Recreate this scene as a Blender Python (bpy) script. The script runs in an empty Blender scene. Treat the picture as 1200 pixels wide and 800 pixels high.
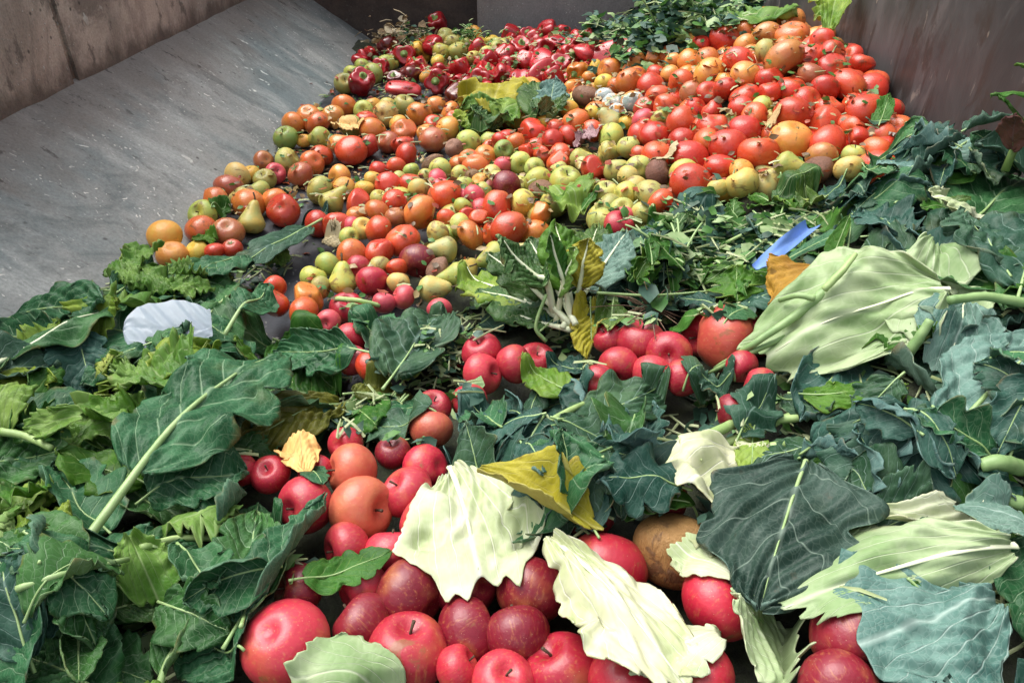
import bpy, math, random
import numpy as np
from mathutils import Matrix, Vector

rnd = random.Random(11)
npr = np.random.RandomState(11)
SC = bpy.context.scene
COL = SC.collection

# ---------------------------------------------------------------- camera, sky, sun, exposure
CAM_Z = 0.70
PITCH = math.radians(33.0)
YAW = math.radians(1.45)
FPX = 870.0                      # focal length in pixels of a 1200 x 800 frame
cam_d = bpy.data.cameras.new('camera')
cam = bpy.data.objects.new('camera', cam_d)
COL.objects.link(cam)
cam.location = (0, 0, CAM_Z)
cam.rotation_euler = (math.pi / 2 - PITCH, 0, YAW)
cam_d.sensor_width = 36.0
cam_d.lens = FPX / 1200.0 * 36.0
cam_d.clip_start = 0.02
cam_d.clip_end = 500
SC.camera = cam

SUN_EL, SUN_AZ = math.radians(64), math.radians(-62)   # azimuth from +Y towards +X: over the left wall, a little beyond the camera
world = bpy.data.worlds.new('World')
SC.world = world
world.use_nodes = True
wn = world.node_tree.nodes
wl = world.node_tree.links
bg = wn['Background']
sky = wn.new('ShaderNodeTexSky')
sky.sky_type = 'NISHITA'
sky.sun_disc = False
sky.sun_elevation = SUN_EL
sky.sun_rotation = SUN_AZ
sky.air_density = 1.0
sky.dust_density = 4.0
sky.ozone_density = 1.0
hs = wn.new('ShaderNodeHueSaturation')
hs.inputs['Saturation'].default_value = 0.35
wl.new(sky.outputs[0], hs.inputs['Color'])
wl.new(hs.outputs[0], bg.inputs[0])
bg.inputs[1].default_value = 0.12
sun_d = bpy.data.lights.new('sun', 'SUN')
sun_d.energy = 1.5
sun_d.angle = math.radians(55)
sun_d.color = (1.0, 0.965, 0.91)
sun = bpy.data.objects.new('sun', sun_d)
COL.objects.link(sun)
_sd = Vector((math.sin(SUN_AZ) * math.cos(SUN_EL), math.cos(SUN_AZ) * math.cos(SUN_EL), math.sin(SUN_EL)))
sun.rotation_euler = (-_sd).to_track_quat('-Z', 'Y').to_euler()
sun.location = _sd * 8
SC.view_settings.view_transform = 'Standard'
SC.view_settings.look = 'None'
SC.view_settings.exposure = 1.2
SC.view_settings.gamma = 1.0
SC.view_settings.use_curve_mapping = False

# ---------------------------------------------------------------- geometry helpers
R_CAM = np.array(cam.rotation_euler.to_matrix())
ORIG = np.array([0, 0, CAM_Z])

def ray(px, py):
    d = R_CAM @ np.array([(px - 600) / FPX, (400 - py) / FPX, -1.0])
    return d                                         # depth along the axis = parameter

def to_px(P):
    P = np.atleast_2d(P) - ORIG
    c = P @ R_CAM
    dep = -c[:, 2]
    dep = np.where(dep < 0.05, 0.05, dep)
    return 600 + FPX * c[:, 0] / dep, 400 - FPX * c[:, 1] / dep, dep

FLOOR_L, WALL_R, BACK_Y = -0.72, 0.825, 3.45
RAMP_T = math.tan(math.radians(34))
RIDGE_X = -1.09

def base_z(x, y):
    return np.maximum(0.0, (FLOOR_L - np.asarray(x)) * RAMP_T)

# heap surface: height (of the middles of the topmost fruit) at places seen in the picture
CTRL = [(350,260,.03),(400,190,.03),(480,130,.03),(340,180,.03),(430,95,.03),(520,115,.03),(300,220,.03),(240,262,.03),(200,290,.035),
 (450,170,.03),(500,180,.03),(380,130,.03),(560,95,.04),
 (440,230,.045),(500,230,.06),(490,290,.07),(600,200,.07),(640,180,.08),(560,240,.07),(690,150,.1),(640,120,.07),(560,130,.05),(580,170,.06),
 (760,180,.13),(830,180,.17),(900,170,.20),(960,150,.23),(880,110,.26),(905,40,.33),(960,60,.33),(830,60,.25),(780,90,.19),(740,110,.14),(1000,130,.26),
 (700,220,.10),(760,220,.13),(850,215,.17),(950,205,.21),
 (600,90,.06),(640,65,.10),(700,75,.11),(460,70,.03),(645,40,.14),(510,40,.08),(470,25,.12),(570,60,.07),
 (820,25,.28),(760,20,.22),(730,50,.14),(900,12,.32),
 (830,270,.17),(950,260,.22),(1050,190,.29),(1150,190,.34),(1100,250,.29),(1000,400,.24),(1150,400,.28),(1100,600,.21),(900,700,.14),(1150,750,.17),
 (1000,520,.20),(870,520,.16),(870,420,.15),(700,550,.13),(745,430,.125),(740,330,.14),(580,420,.09),(640,320,.10),(500,360,.065),(370,350,.05),
 (420,410,.06),(200,330,.07),(60,380,.12),(150,360,.09),(200,450,.10),(320,430,.08),(100,600,.12),(300,600,.11),(400,560,.09),(500,600,.09),
 (200,750,.12),(450,750,.09),(650,750,.09),(800,680,.11),(0,480,.13),(0,700,.14),(-150,450,.18),(-200,700,.2),(1300,300,.33),(1350,600,.27),(1300,900,.22),
 (600,950,.10),(100,950,.14),(900,950,.15)]
_cp = []
for (px, py, z) in CTRL:
    d = ray(px, py)
    t = (z - CAM_Z) / d[2]
    _cp.append(ORIG + d * t)
_cp = np.array(_cp)

def surf(x, y):
    x = np.asarray(x, float); y = np.asarray(y, float)
    sh = x.shape
    X = x.reshape(-1, 1); Y = y.reshape(-1, 1)
    d2 = (X - _cp[:, 0]) ** 2 + ((Y - _cp[:, 1])) ** 2
    h2 = (0.035 + 0.045 * _cp[:, 1]) ** 2
    w = np.exp(-d2 / (2 * h2)) + 1e-4 / (d2 + 0.02)
    z = (w * _cp[:, 2]).sum(1) / w.sum(1)
    z = z.reshape(sh)
    return np.maximum(z, base_z(x, y) + 0.03)

# raster of what has been laid so far: every new leaf lies on top of it
GX0, GY0, GS = -1.5, -0.45, 0.006
GNX, GNY = int((1.0 - GX0) / GS), int((3.8 - GY0) / GS)
_gx = GX0 + (np.arange(GNX) + .5) * GS
_gy = GY0 + (np.arange(GNY) + .5) * GS
_XX, _YY = np.meshgrid(_gx, _gy, indexing='ij')
SURF = np.concatenate([surf(_XX[i:i + 40], _YY[i:i + 40]) for i in range(0, GNX, 40)])
MOUND = np.maximum(SURF - 0.062, base_z(_XX, _YY) - 0.03)
H = np.maximum(MOUND, base_z(_XX, _YY)).copy()
HT = H.copy()                      # the same with every leaf at its full height
HF = H.copy()                      # the same for fruit and ground only

def gidx(x, y):
    return (np.clip(((np.asarray(x) - GX0) / GS).astype(int), 0, GNX - 1),
            np.clip(((np.asarray(y) - GY0) / GS).astype(int), 0, GNY - 1))

def h_at(x, y, A=None):
    i, j = gidx(x, y)
    return (H if A is None else A)[i, j]

def hit(px, py, A=None, lift=0.0):
    d = ray(px, py)
    t = np.arange(0.25, 5.0, 0.006)
    P = ORIG + d * t[:, None]
    z = h_at(P[:, 0], P[:, 1], SURF if A is None else A) + lift
    k = np.nonzero((P[:, 2] <= z) | (P[:, 0] > WALL_R - .02))[0]
    k = k[0] if len(k) else len(t) - 1
    return P[k]

def blur(A, r):
    if r < 1:
        return A
    for ax in (0, 1):
        B = np.concatenate([np.repeat(np.take(A, [0], ax), r + 1, ax), A, np.repeat(np.take(A, [-1], ax), r, ax)], ax)
        c = np.cumsum(B, ax)
        n = A.shape[ax]
        A = (np.take(c, range(2 * r + 1, 2 * r + 1 + n), ax) - np.take(c, range(0, n), ax)) / (2 * r + 1)
    return A

def inpoly(px, py, poly):
    px = np.atleast_1d(px); py = np.atleast_1d(py)
    c = np.zeros(px.shape, bool)
    n = len(poly)
    for i in range(n):
        x1, y1 = poly[i]; x2, y2 = poly[(i + 1) % n]
        k = ((y1 > py) != (y2 > py)) & (px < (x2 - x1) * (py - y1) / ((y2 - y1) or 1e-9) + x1)
        c ^= k
    return c

def new_mesh(name, V, F, mats=(), midx=None, smooth=True, attrs=None):
    me = bpy.data.meshes.new(name)
    V = np.asarray(V, np.float32)
    F = np.asarray(F)
    nf, k = F.shape
    me.vertices.add(len(V)); me.vertices.foreach_set('co', V.ravel())
    me.loops.add(nf * k); me.loops.foreach_set('vertex_index', F.ravel().astype(np.int32))
    me.polygons.add(nf)
    me.polygons.foreach_set('loop_start', (np.arange(nf) * k).astype(np.int32))
    me.polygons.foreach_set('loop_total', np.full(nf, k, np.int32))
    for m in mats:
        me.materials.append(m)
    if midx is not None:
        me.polygons.foreach_set('material_index', np.asarray(midx, np.int32))
    if smooth:
        me.polygons.foreach_set('use_smooth', np.ones(nf, bool))
    if attrs:
        for an, (tp, arr) in attrs.items():
            a = me.attributes.new(an, tp, 'POINT')
            a.data.foreach_set('vector' if tp == 'FLOAT_VECTOR' else 'value', np.asarray(arr, np.float32).ravel())
    me.update(calc_edges=True)
    return me

def add(name, me, parent=None, loc=None, **props):
    o = bpy.data.objects.new(name, me)
    COL.objects.link(o)
    if loc is not None:
        o.location = loc
    if parent is not None:
        o.parent = parent
    for k, v in props.items():
        o[k] = v
    return o

def thing(name, label, cat, loc=(0, 0, 0), group=None):
    o = add(name, None, None, loc)
    o.empty_display_size = 0.03
    o['label'] = label; o['category'] = cat
    if group:
        o['group'] = group
    return o

def grid_faces(n, m, off=0, flip=False, wrap=False):
    i = np.arange(n - 1)[:, None]
    j = np.arange(m if wrap else m - 1)[None, :]
    j2 = (j + 1) % m
    a = i * m + j; b = (i + 1) * m + j; c = (i + 1) * m + j2; d = i * m + j2
    F = np.stack([a, d, c, b] if flip else [a, b, c, d], -1).reshape(-1, 4)
    return F + off

def tube(P, Rr, n=8, flat=1.0, cap=True):
    """closed tapered tube along the points P"""
    P = np.asarray(P, float); Rr = np.broadcast_to(np.asarray(Rr, float), (len(P),))
    T = np.gradient(P, axis=0)
    T /= np.linalg.norm(T, axis=1, keepdims=True) + 1e-9
    up = np.array([0, 0, 1.0]) if abs(T[0, 2]) < .9 else np.array([1.0, 0, 0])
    A = np.cross(T, up); A /= np.linalg.norm(A, axis=1, keepdims=True) + 1e-9
    B = np.cross(A, T)
    th = np.linspace(0, 2 * math.pi, n, endpoint=False)
    ring = A[:, None, :] * np.cos(th)[None, :, None] + B[:, None, :] * np.sin(th)[None, :, None] * flat
    V = P[:, None, :] + ring * Rr[:, None, None]
    V = V.reshape(-1, 3)
    F = grid_faces(len(P), n, wrap=True, flip=True)
    if cap:
        k = len(V)
        V = np.vstack([V, P[0] - T[0] * Rr[0] * .15, P[-1] + T[-1] * Rr[-1] * .15])
        j = np.arange(n); j2 = (j + 1) % n
        f0 = np.stack([np.full(n, k), j, j2, j2], -1)[:, [0, 1, 2, 2]]
        F = np.vstack([F])
        tri0 = np.stack([j2, j, np.full(n, k)], -1)
        o = (len(P) - 1) * n
        tri1 = np.stack([o + j, o + j2, np.full(n, k + 1)], -1)
        tri = np.vstack([tri0, tri1])
        return V, F, tri
    return V, F, np.zeros((0, 3), int)

def tri_mesh(name, V, F, T, mats):
    """mesh out of quads and triangles (quads are split)"""
    F = np.asarray(F)
    A = np.vstack([F[:, [0, 1, 2]], F[:, [0, 2, 3]], np.asarray(T).reshape(-1, 3)])
    return new_mesh(name, V, A, mats)

def tube_obj(name, P, R_, mat, parent=None, org=None, n=8, flat=1.0, **props):
    org = np.asarray(P[0] if org is None else org, float)
    V, F, T = tube(np.asarray(P) - org, R_, n, flat)
    return add(name, tri_mesh(name, V, F, T, [mat]), parent, None if parent else tuple(org), **props)

def bezier(P0, P1, P2, n):
    t = np.linspace(0, 1, n)[:, None]
    return (1 - t) ** 2 * np.asarray(P0) + 2 * t * (1 - t) * np.asarray(P1) + t ** 2 * np.asarray(P2)

# ---------------------------------------------------------------- material helpers
class NT:
    def __init__(s, name):
        s.m = bpy.data.materials.new(name); s.m.use_nodes = True
        s.t = s.m.node_tree; s.n = s.t.nodes; s.l = s.t.links
        s.b = s.n['Principled BSDF']; s.out = s.n['Material Output']
    def node(s, t, **kw):
        n = s.n.new(t)
        for k, v in kw.items():
            setattr(n, k, v)
        return n
    def put(s, sock, v):
        if isinstance(v, bpy.types.NodeSocket):
            s.l.new(v, sock)
        elif v is not None:
            if isinstance(v, (tuple, list)) and len(v) == 3 and sock.type == 'RGBA':
                v = (*v, 1)
            sock.default_value = v
    def math(s, op, a, b=None, c=None, clamp=False):
        n = s.node('ShaderNodeMath', operation=op, use_clamp=clamp)
        s.put(n.inputs[0], a)
        if b is not None: s.put(n.inputs[1], b)
        if c is not None: s.put(n.inputs[2], c)
        return n.outputs[0]
    def mix(s, f, a, b, mode='MIX'):
        n = s.node('ShaderNodeMix', data_type='RGBA', blend_type=mode)
        s.put(n.inputs[0], f); s.put(n.inputs[6], a); s.put(n.inputs[7], b)
        return n.outputs[2]
    def ramp(s, f, a, b, lo=0.0, hi=1.0):
        n = s.node('ShaderNodeMapRange', clamp=True, interpolation_type='SMOOTHSTEP')
        s.put(n.inputs[0], f); n.inputs[1].default_value = a; n.inputs[2].default_value = b
        n.inputs[3].default_value = lo; n.inputs[4].default_value = hi
        return n.outputs[0]
    def noise(s, vec, scale, detail=3, rough=.55, dist=0.0, col=False):
        n = s.node('ShaderNodeTexNoise')
        if vec is not None: s.put(n.inputs['Vector'], vec)
        n.inputs['Scale'].default_value = scale; n.inputs['Detail'].default_value = detail
        n.inputs['Roughness'].default_value = rough; n.inputs['Distortion'].default_value = dist
        return n.outputs[1 if col else 0]
    def voro(s, vec, scale, feature='F1', rand=1.0, out=0):
        n = s.node('ShaderNodeTexVoronoi', feature=feature)
        if vec is not None: s.put(n.inputs['Vector'], vec)
        n.inputs['Scale'].default_value = scale
        n.inputs['Randomness'].default_value = rand
        return n.outputs[out]
    def vmath(s, op, a, b=None):
        n = s.node('ShaderNodeVectorMath', operation=op)
        s.put(n.inputs[0], a)
        if b is not None: s.put(n.inputs[1], b)
        return n.outputs[0]
    def attr(s, name, out='Fac'):
        n = s.node('ShaderNodeAttribute', attribute_name=name)
        return n.outputs[out]
    def bump(s, h, strength=.4, dist=.002, nrm=None):
        n = s.node('ShaderNodeBump')
        s.put(n.inputs['Height'], h); n.inputs['Strength'].default_value = strength; n.inputs['Distance'].default_value = dist
        if nrm is not None: s.put(n.inputs['Normal'], nrm)
        return n.outputs[0]
    def set(s, **kw):
        names = dict(color='Base Color', rough='Roughness', normal='Normal', metal='Metallic', coat='Coat Weight',
                     coatr='Coat Roughness', spec='Specular IOR Level', trans='Transmission Weight', alpha='Alpha', sheen='Sheen Weight')
        for k, v in kw.items():
            s.put(s.b.inputs[names[k]], v)
        return s

def objvec(n, scale=None):
    tc = n.node('ShaderNodeTexCoord').outputs['Object']
    oi = n.node('ShaderNodeObjectInfo')
    k = n.math('MULTIPLY', oi.outputs['Random'], 37.0)
    return n.vmath('ADD', tc, k), tc, oi

# fruit skins: the colour of each fruit is its own (object colour), the material adds mottling, spots and bruises
def fruit_mat(name, rough, mott, streak=0.0, shoulder=None, blem=.12, coat=0.0, lent=0.0, blemcol=(.16, .07, .025), bump=.15, wrinkle=0.0, blush=None):
    n = NT(name)
    v, tc, oi = objvec(n)
    col = oi.outputs['Color']
    big = n.noise(v, 1.6, 3, .5)
    c = n.mix(n.ramp(big, .35, .7), col, n.mix(1.0, col, mott, 'MULTIPLY'))
    if streak:
        st = n.noise(n.vmath('MULTIPLY', v, (5.0, 5.0, .55)), 2.2, 4, .6)
        c = n.mix(n.ramp(st, .52, .74, 0, streak), c, n.mix(.6, col, (.55, .24, .07)))
    if shoulder:
        sx = n.node('ShaderNodeSeparateXYZ'); n.put(sx.inputs[0], tc)
        m = n.math('ADD', sx.outputs[2], n.math('MULTIPLY', n.math('SUBTRACT', big, .5), 1.2))
        c = n.mix(n.ramp(m, .35, 1.05, 0, shoulder[1]), c, shoulder[0])
    if blush:
        c = n.mix(n.ramp(n.noise(n.vmath('ADD', v, (5, 3, 9)), .9, 3, .5), .54, .74, 0, .4), c, blush)
    if lent:
        vd = n.voro(v, 9.0)
        c = n.mix(n.ramp(vd, .05, .12, lent, 0), c, (.62, .42, .26))
    bl = n.noise(v, 1.35, 5, .62, .6)
    bm = n.ramp(bl, .66 - blem * .4, .72 - blem * .3)
    c = n.mix(n.math('MULTIPLY', bm, .75), c, blemcol)
    dust = n.noise(v, 4.5, 5, .7)
    c = n.mix(n.ramp(dust, .55, .8, 0, .14), c, (.42, .34, .25))
    r = n.math('ADD', n.math('MULTIPLY', dust, .28), rough - .1)
    h = n.math('ADD', n.math('MULTIPLY', n.noise(v, 7, 3), .6), n.math('MULTIPLY', n.noise(v, 45, 2), .08))
    if wrinkle:
        h = n.math('ADD', h, n.math('MULTIPLY', n.noise(n.vmath('MULTIPLY', v, (3, 3, .8)), 3, 5, .65, 1.5), wrinkle))
    n.set(color=c, rough=r, normal=n.bump(h, min(1.0, bump * 3), .0022), coat=coat, coatr=.12)
    return n.m

def leaf_mat(name, c1, c2, vein, rough=.5, trans=.25, tcol=None, vs=.75, ret=.35, bumps=.5, sheen=0.0, edge=.25, brown=(.20, .12, .04), retscale=185, spots=.0, sign=-1, vary=.8):
    n = NT(name)
    oi = n.node('ShaderNodeObjectInfo')
    ph = n.attr('ph'); uu = n.attr('uu'); lc = n.attr('lc', 'Vector')
    k = n.math('MULTIPLY', oi.outputs['Random'], 31.0)
    v = n.vmath('ADD', lc, k)
    au = n.math('ABSOLUTE', uu)
    d = n.math('ABSOLUTE', n.math('SUBTRACT', n.math('FRACT', n.math('ADD', ph, .5)), .5))
    m1 = n.math('SUBTRACT', 1.0, n.math('DIVIDE', d, n.attr('wv')), clamp=True)
    d2 = n.math('ABSOLUTE', n.math('SUBTRACT', n.math('FRACT', n.math('ADD', n.math('MULTIPLY', ph, 2.0), n.math('ADD', .5, n.math('MULTIPLY', n.noise(v, 25, 2), .5)))), .5))
    m1 = n.math('MAXIMUM', m1, n.math('MULTIPLY', n.math('SUBTRACT', 1.0, n.math('DIVIDE', d2, n.attr('wv2')), clamp=True), .6))
    mid = n.math('SUBTRACT', 1.0, n.math('DIVIDE', au, .055), clamp=True)
    vd = n.voro(n.vmath('ADD', v, n.vmath('MULTIPLY', n.noise(v, 60, 2, .5, col=True), (.008, .008, 0))), retscale, 'DISTANCE_TO_EDGE')
    m2 = n.ramp(vd, .0, .11, 1, 0)
    m = n.math('MAXIMUM', n.math('MAXIMUM', m1, mid), n.math('MULTIPLY', m2, ret * .65))
    big = n.noise(v, 16, 4, .6)
    base = n.mix(n.ramp(big, .32, .68), c1, c2)
    base = n.mix(n.ramp(oi.outputs['Random'], .35, 1, 0, vary), base, n.mix(1.0, base, (1.7, 1.22, .62), 'MULTIPLY'))
    old = n.noise(v, 11, 4, .6)
    base = n.mix(n.ramp(old, .60, .78, 0, .45 * min(1, vary + .2)), base, n.mix(.5, base, (.20, .17, .03)))
    c = n.mix(n.math('MULTIPLY', m, vs), base, vein)
    en = n.math('ADD', au, n.math('MULTIPLY', n.math('SUBTRACT', n.noise(v, 30, 4, .65), .5), 1.1))
    c = n.mix(n.ramp(en, .98, 1.22, 0, edge * 2), c, brown)
    if spots:
        sp = n.noise(v, 70, 3, .6)
        c = n.mix(n.ramp(sp, .66, .73, 0, spots), c, (.07, .05, .03))
    fine = n.noise(v, 230, 2)
    hgt = n.math('ADD', n.math('MULTIPLY', m, sign * .8), n.math('ADD', n.math('MULTIPLY', vd, .45), n.math('MULTIPLY', fine, .3)))
    n.set(color=c, rough=n.math('ADD', n.math('MULTIPLY', big, .25), rough - .12), normal=n.bump(hgt, min(1.0, bumps), .0014), sheen=sheen, spec=.22)
    tr = n.node('ShaderNodeBsdfTranslucent')
    n.put(tr.inputs[0], n.mix(.5, c, tcol) if tcol else c)
    mx = n.node('ShaderNodeMixShader'); mx.inputs[0].default_value = trans
    n.l.new(n.b.outputs[0], mx.inputs[1]); n.l.new(tr.outputs[0], mx.inputs[2])
    n.l.new(mx.outputs[0], n.out.inputs[0])
    return n.m

def plain_mat(name, c1, c2, rough=.6, scale=40, bump=.3, dist=.002, stretch=(1, 1, 1)):
    n = NT(name)
    v, tc, oi = objvec(n)
    v = n.vmath('MULTIPLY', v, stretch)
    f = n.noise(v, scale, 4, .6)
    n.set(color=n.mix(n.ramp(f, .3, .7), c1, c2), rough=rough, normal=n.bump(f, bump, dist))
    return n.m

M = {}
M['tomato'] = fruit_mat('tomato_skin', .26, (1.05, 1.38, 1.1), shoulder=((.48, .20, .04), .3), blem=.15, coat=.22, bump=.16, wrinkle=.25)
M['greenfruit'] = fruit_mat('green_fruit_skin', .42, (1.3, .95, .7), blem=.24, bump=.15, lent=.25, blemcol=(.17, .09, .035))
M['yellowfruit'] = fruit_mat('yellow_fruit_skin', .4, (1.05, .8, .7), blem=.1, bump=.2)
M['apple'] = fruit_mat('apple_skin', .36, (1.15, 1.5, 1.3), streak=.6, blem=.11, coat=.12, lent=.6, bump=.12, blemcol=(.22, .09, .03), blush=(.50, .19, .06))
M['pepper'] = fruit_mat('pepper_skin', .26, (.8, .8, .8), blem=.03, coat=.5, bump=.15, blemcol=(.12, .02, .01))
M['rotten'] = fruit_mat('rotten_skin', .5, (.75, .7, .65), blem=.2, bump=.5, wrinkle=1.2, blemcol=(.10, .05, .025))
M['mould'] = fruit_mat('mould_fur', .9, (.8, .9, .95), blem=.02, bump=.35)
_m = NT('mouldy_peel')
_v, _t, _o = objvec(_m)
_f = _m.noise(_v, 1.1, 5, .6, .4); _g = _m.noise(_v, 9, 4, .7)
_c = _m.mix(_m.ramp(_f, .50, .58), _m.mix(_m.ramp(_g, .4, .6), _o.outputs['Color'], (.36, .42, .42)), (.52, .22, .05))
_c = _m.mix(_m.ramp(_f, .46, .51, 0, 1), _c, _m.mix(_m.ramp(_f, .52, .57), (.62, .60, .54), _c))
_m.set(color=_c, rough=.85, normal=_m.bump(_g, .6, .002))
M['mould'] = _m.m
M['husk'] = plain_mat('dry_husk', (.50, .40, .25), (.30, .22, .13), .7, 60, .6, .003, (3, 1, 1))
M['onion'] = plain_mat('onion_skin', (.42, .24, .26), (.17, .07, .09), .4, 30, .4, .004)
M['stem_brown'] = plain_mat('woody_stem', (.10, .06, .03), (.045, .03, .018), .8, 30)
M['stem_green'] = plain_mat('green_stem', (.20, .30, .07), (.12, .2, .05), .6, 3)
M['calyx'] = plain_mat('green_calyx', (.05, .13, .02), (.12, .20, .05), .6, 4)
M['scar'] = plain_mat('stem_scar', (.14, .09, .03), (.26, .20, .08), .8, 3)
M['rib'] = plain_mat('leaf_rib', (.24, .37, .13), (.35, .48, .21), .45, 30, .3, .002, (1, 1, 1))
M['rib_white'] = plain_mat('pale_rib', (.62, .68, .42), (.70, .74, .54), .5, 30, .3)
M['stalk'] = plain_mat('broccoli_stalk', (.17, .29, .10), (.27, .40, .16), .5, 40, .35)
M['stalk_pale'] = plain_mat('pale_stalk', (.25, .38, .12), (.38, .50, .20), .5, 40, .35)
M['twine'] = plain_mat('dark_twine', (.03, .05, .03), (.05, .08, .04), .7, 60)
M['straw'] = plain_mat('straw', (.42, .33, .18), (.26, .19, .10), .8, 30)
M['root'] = plain_mat('root_fibre', (.20, .13, .08), (.10, .06, .04), .85, 60)

LM = {}
def lm(key, top, bot):
    LM[key] = (leaf_mat(key + '_upper', **top), leaf_mat(key + '_under', **bot))
lm('collard', dict(c1=(.010, .060, .021), c2=(.040, .145, .058), vein=(.30, .44, .26), rough=.46, trans=.10, tcol=(.1, .25, .02), vs=.62, ret=.28, bumps=.5),
   dict(c1=(.050, .130, .072), c2=(.095, .20, .120), vein=(.32, .46, .30), rough=.55, trans=.10, tcol=(.1, .25, .02), vs=.7, ret=.35, bumps=.6, sign=1))
lm('broccoli', dict(c1=(.009, .045, .030), c2=(.036, .100, .074), vein=(.28, .40, .34), rough=.48, trans=.08, tcol=(.1, .25, .02), vs=.5, ret=.2, bumps=.5, spots=.15),
   dict(c1=(.062, .135, .12), c2=(.105, .195, .175), vein=(.34, .45, .38), rough=.58, trans=.08, tcol=(.1, .25, .02), vs=.6, ret=.3, sign=1))
lm('darkbroc', dict(c1=(.012, .032, .022), c2=(.040, .075, .056), vein=(.26, .34, .27), rough=.48, trans=.08, vs=.6, ret=.25, bumps=.5, spots=.3, vary=.2),
   dict(c1=(.08, .14, .11), c2=(.13, .2, .16), vein=(.34, .44, .36), rough=.6, trans=.08, sign=1))
lm('green', dict(c1=(.022, .090, .013), c2=(.060, .19, .028), vein=(.30, .45, .12), rough=.42, trans=.28, tcol=(.2, .45, .03), vs=.5, ret=.25),
   dict(c1=(.09, .21, .05), c2=(.14, .28, .08), vein=(.36, .48, .2), rough=.6, trans=.28, tcol=(.2, .45, .03), vs=.6, sign=1))
lm('chard', dict(c1=(.018, .062, .014), c2=(.052, .130, .032), vein=(.40, .48, .25), rough=.34, trans=.15, tcol=(.2, .4, .03), vs=.6, ret=.25, bumps=.7),
   dict(c1=(.10, .19, .06), c2=(.16, .26, .10), vein=(.50, .56, .34), rough=.5, trans=.15, tcol=(.2, .4, .03), vs=.7, sign=1))
lm('cabbage', dict(c1=(.25, .38, .16), c2=(.44, .54, .31), vein=(.68, .73, .53), rough=.45, trans=.22, vs=.65, ret=.2, bumps=.5, edge=.12, vary=.12, spots=.12, retscale=70),
   dict(c1=(.38, .50, .26), c2=(.55, .62, .40), vein=(.72, .74, .56), rough=.5, trans=.22, vs=.6, ret=.2, edge=.12, vary=.12, spots=.12, sign=1, retscale=70))
lm('whitecab', dict(c1=(.46, .55, .29), c2=(.72, .75, .55), vein=(.87, .87, .76), rough=.42, trans=.25, vs=.85, ret=.15, bumps=.45, edge=.1, vary=.1, spots=.12, retscale=60),
   dict(c1=(.50, .54, .28), c2=(.70, .70, .48), vein=(.86, .84, .70), rough=.45, trans=.25, vs=.8, ret=.15, edge=.1, vary=.1, spots=.12, sign=1, retscale=60))
lm('bluecab', dict(c1=(.060, .145, .120), c2=(.145, .26, .22), vein=(.48, .60, .53), vary=.15, rough=.48, trans=.10, vs=.6, ret=.3, bumps=.6, edge=.08),
   dict(c1=(.08, .16, .135), c2=(.15, .25, .215), vein=(.45, .56, .48), rough=.55, trans=.10, vs=.6, sign=1, edge=.08))
lm('lettuce', dict(c1=(.075, .20, .026), c2=(.22, .37, .085), vein=(.46, .56, .28), rough=.38, trans=.3, tcol=(.4, .6, .08), vs=.5, ret=.2, bumps=.6),
   dict(c1=(.20, .36, .09), c2=(.36, .5, .18), vein=(.56, .64, .36), rough=.5, trans=.3, vs=.5, sign=1))
lm('yellow', dict(c1=(.30, .28, .015), c2=(.52, .46, .05), vein=(.60, .56, .22), rough=.45, trans=.3, vs=.5, edge=.5, spots=.25),
   dict(c1=(.34, .32, .06), c2=(.50, .46, .12), vein=(.60, .56, .26), rough=.55, trans=.3, vs=.5, sign=1))
lm('olive', dict(c1=(.055, .075, .012), c2=(.12, .14, .025), vein=(.30, .32, .10), rough=.32, trans=.15, vs=.5, bumps=.6),
   dict(c1=(.10, .12, .03), c2=(.16, .18, .05), vein=(.32, .34, .14), rough=.5, trans=.15, sign=1))
lm('brown', dict(c1=(.28, .13, .016), c2=(.46, .26, .035), vein=(.40, .22, .04), rough=.55, trans=.2, vs=.4, edge=.9, brown=(.07, .04, .02), spots=.5),
   dict(c1=(.30, .15, .03), c2=(.42, .22, .05), vein=(.4, .24, .08), rough=.6, trans=.2, edge=.9, sign=1))
lm('purple', dict(c1=(.05, .025, .035), c2=(.10, .05, .06), vein=(.2, .12, .12), rough=.45, trans=.1),
   dict(c1=(.08, .04, .06), c2=(.13, .07, .09), vein=(.22, .14, .15), rough=.55, trans=.1, sign=1))

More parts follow.
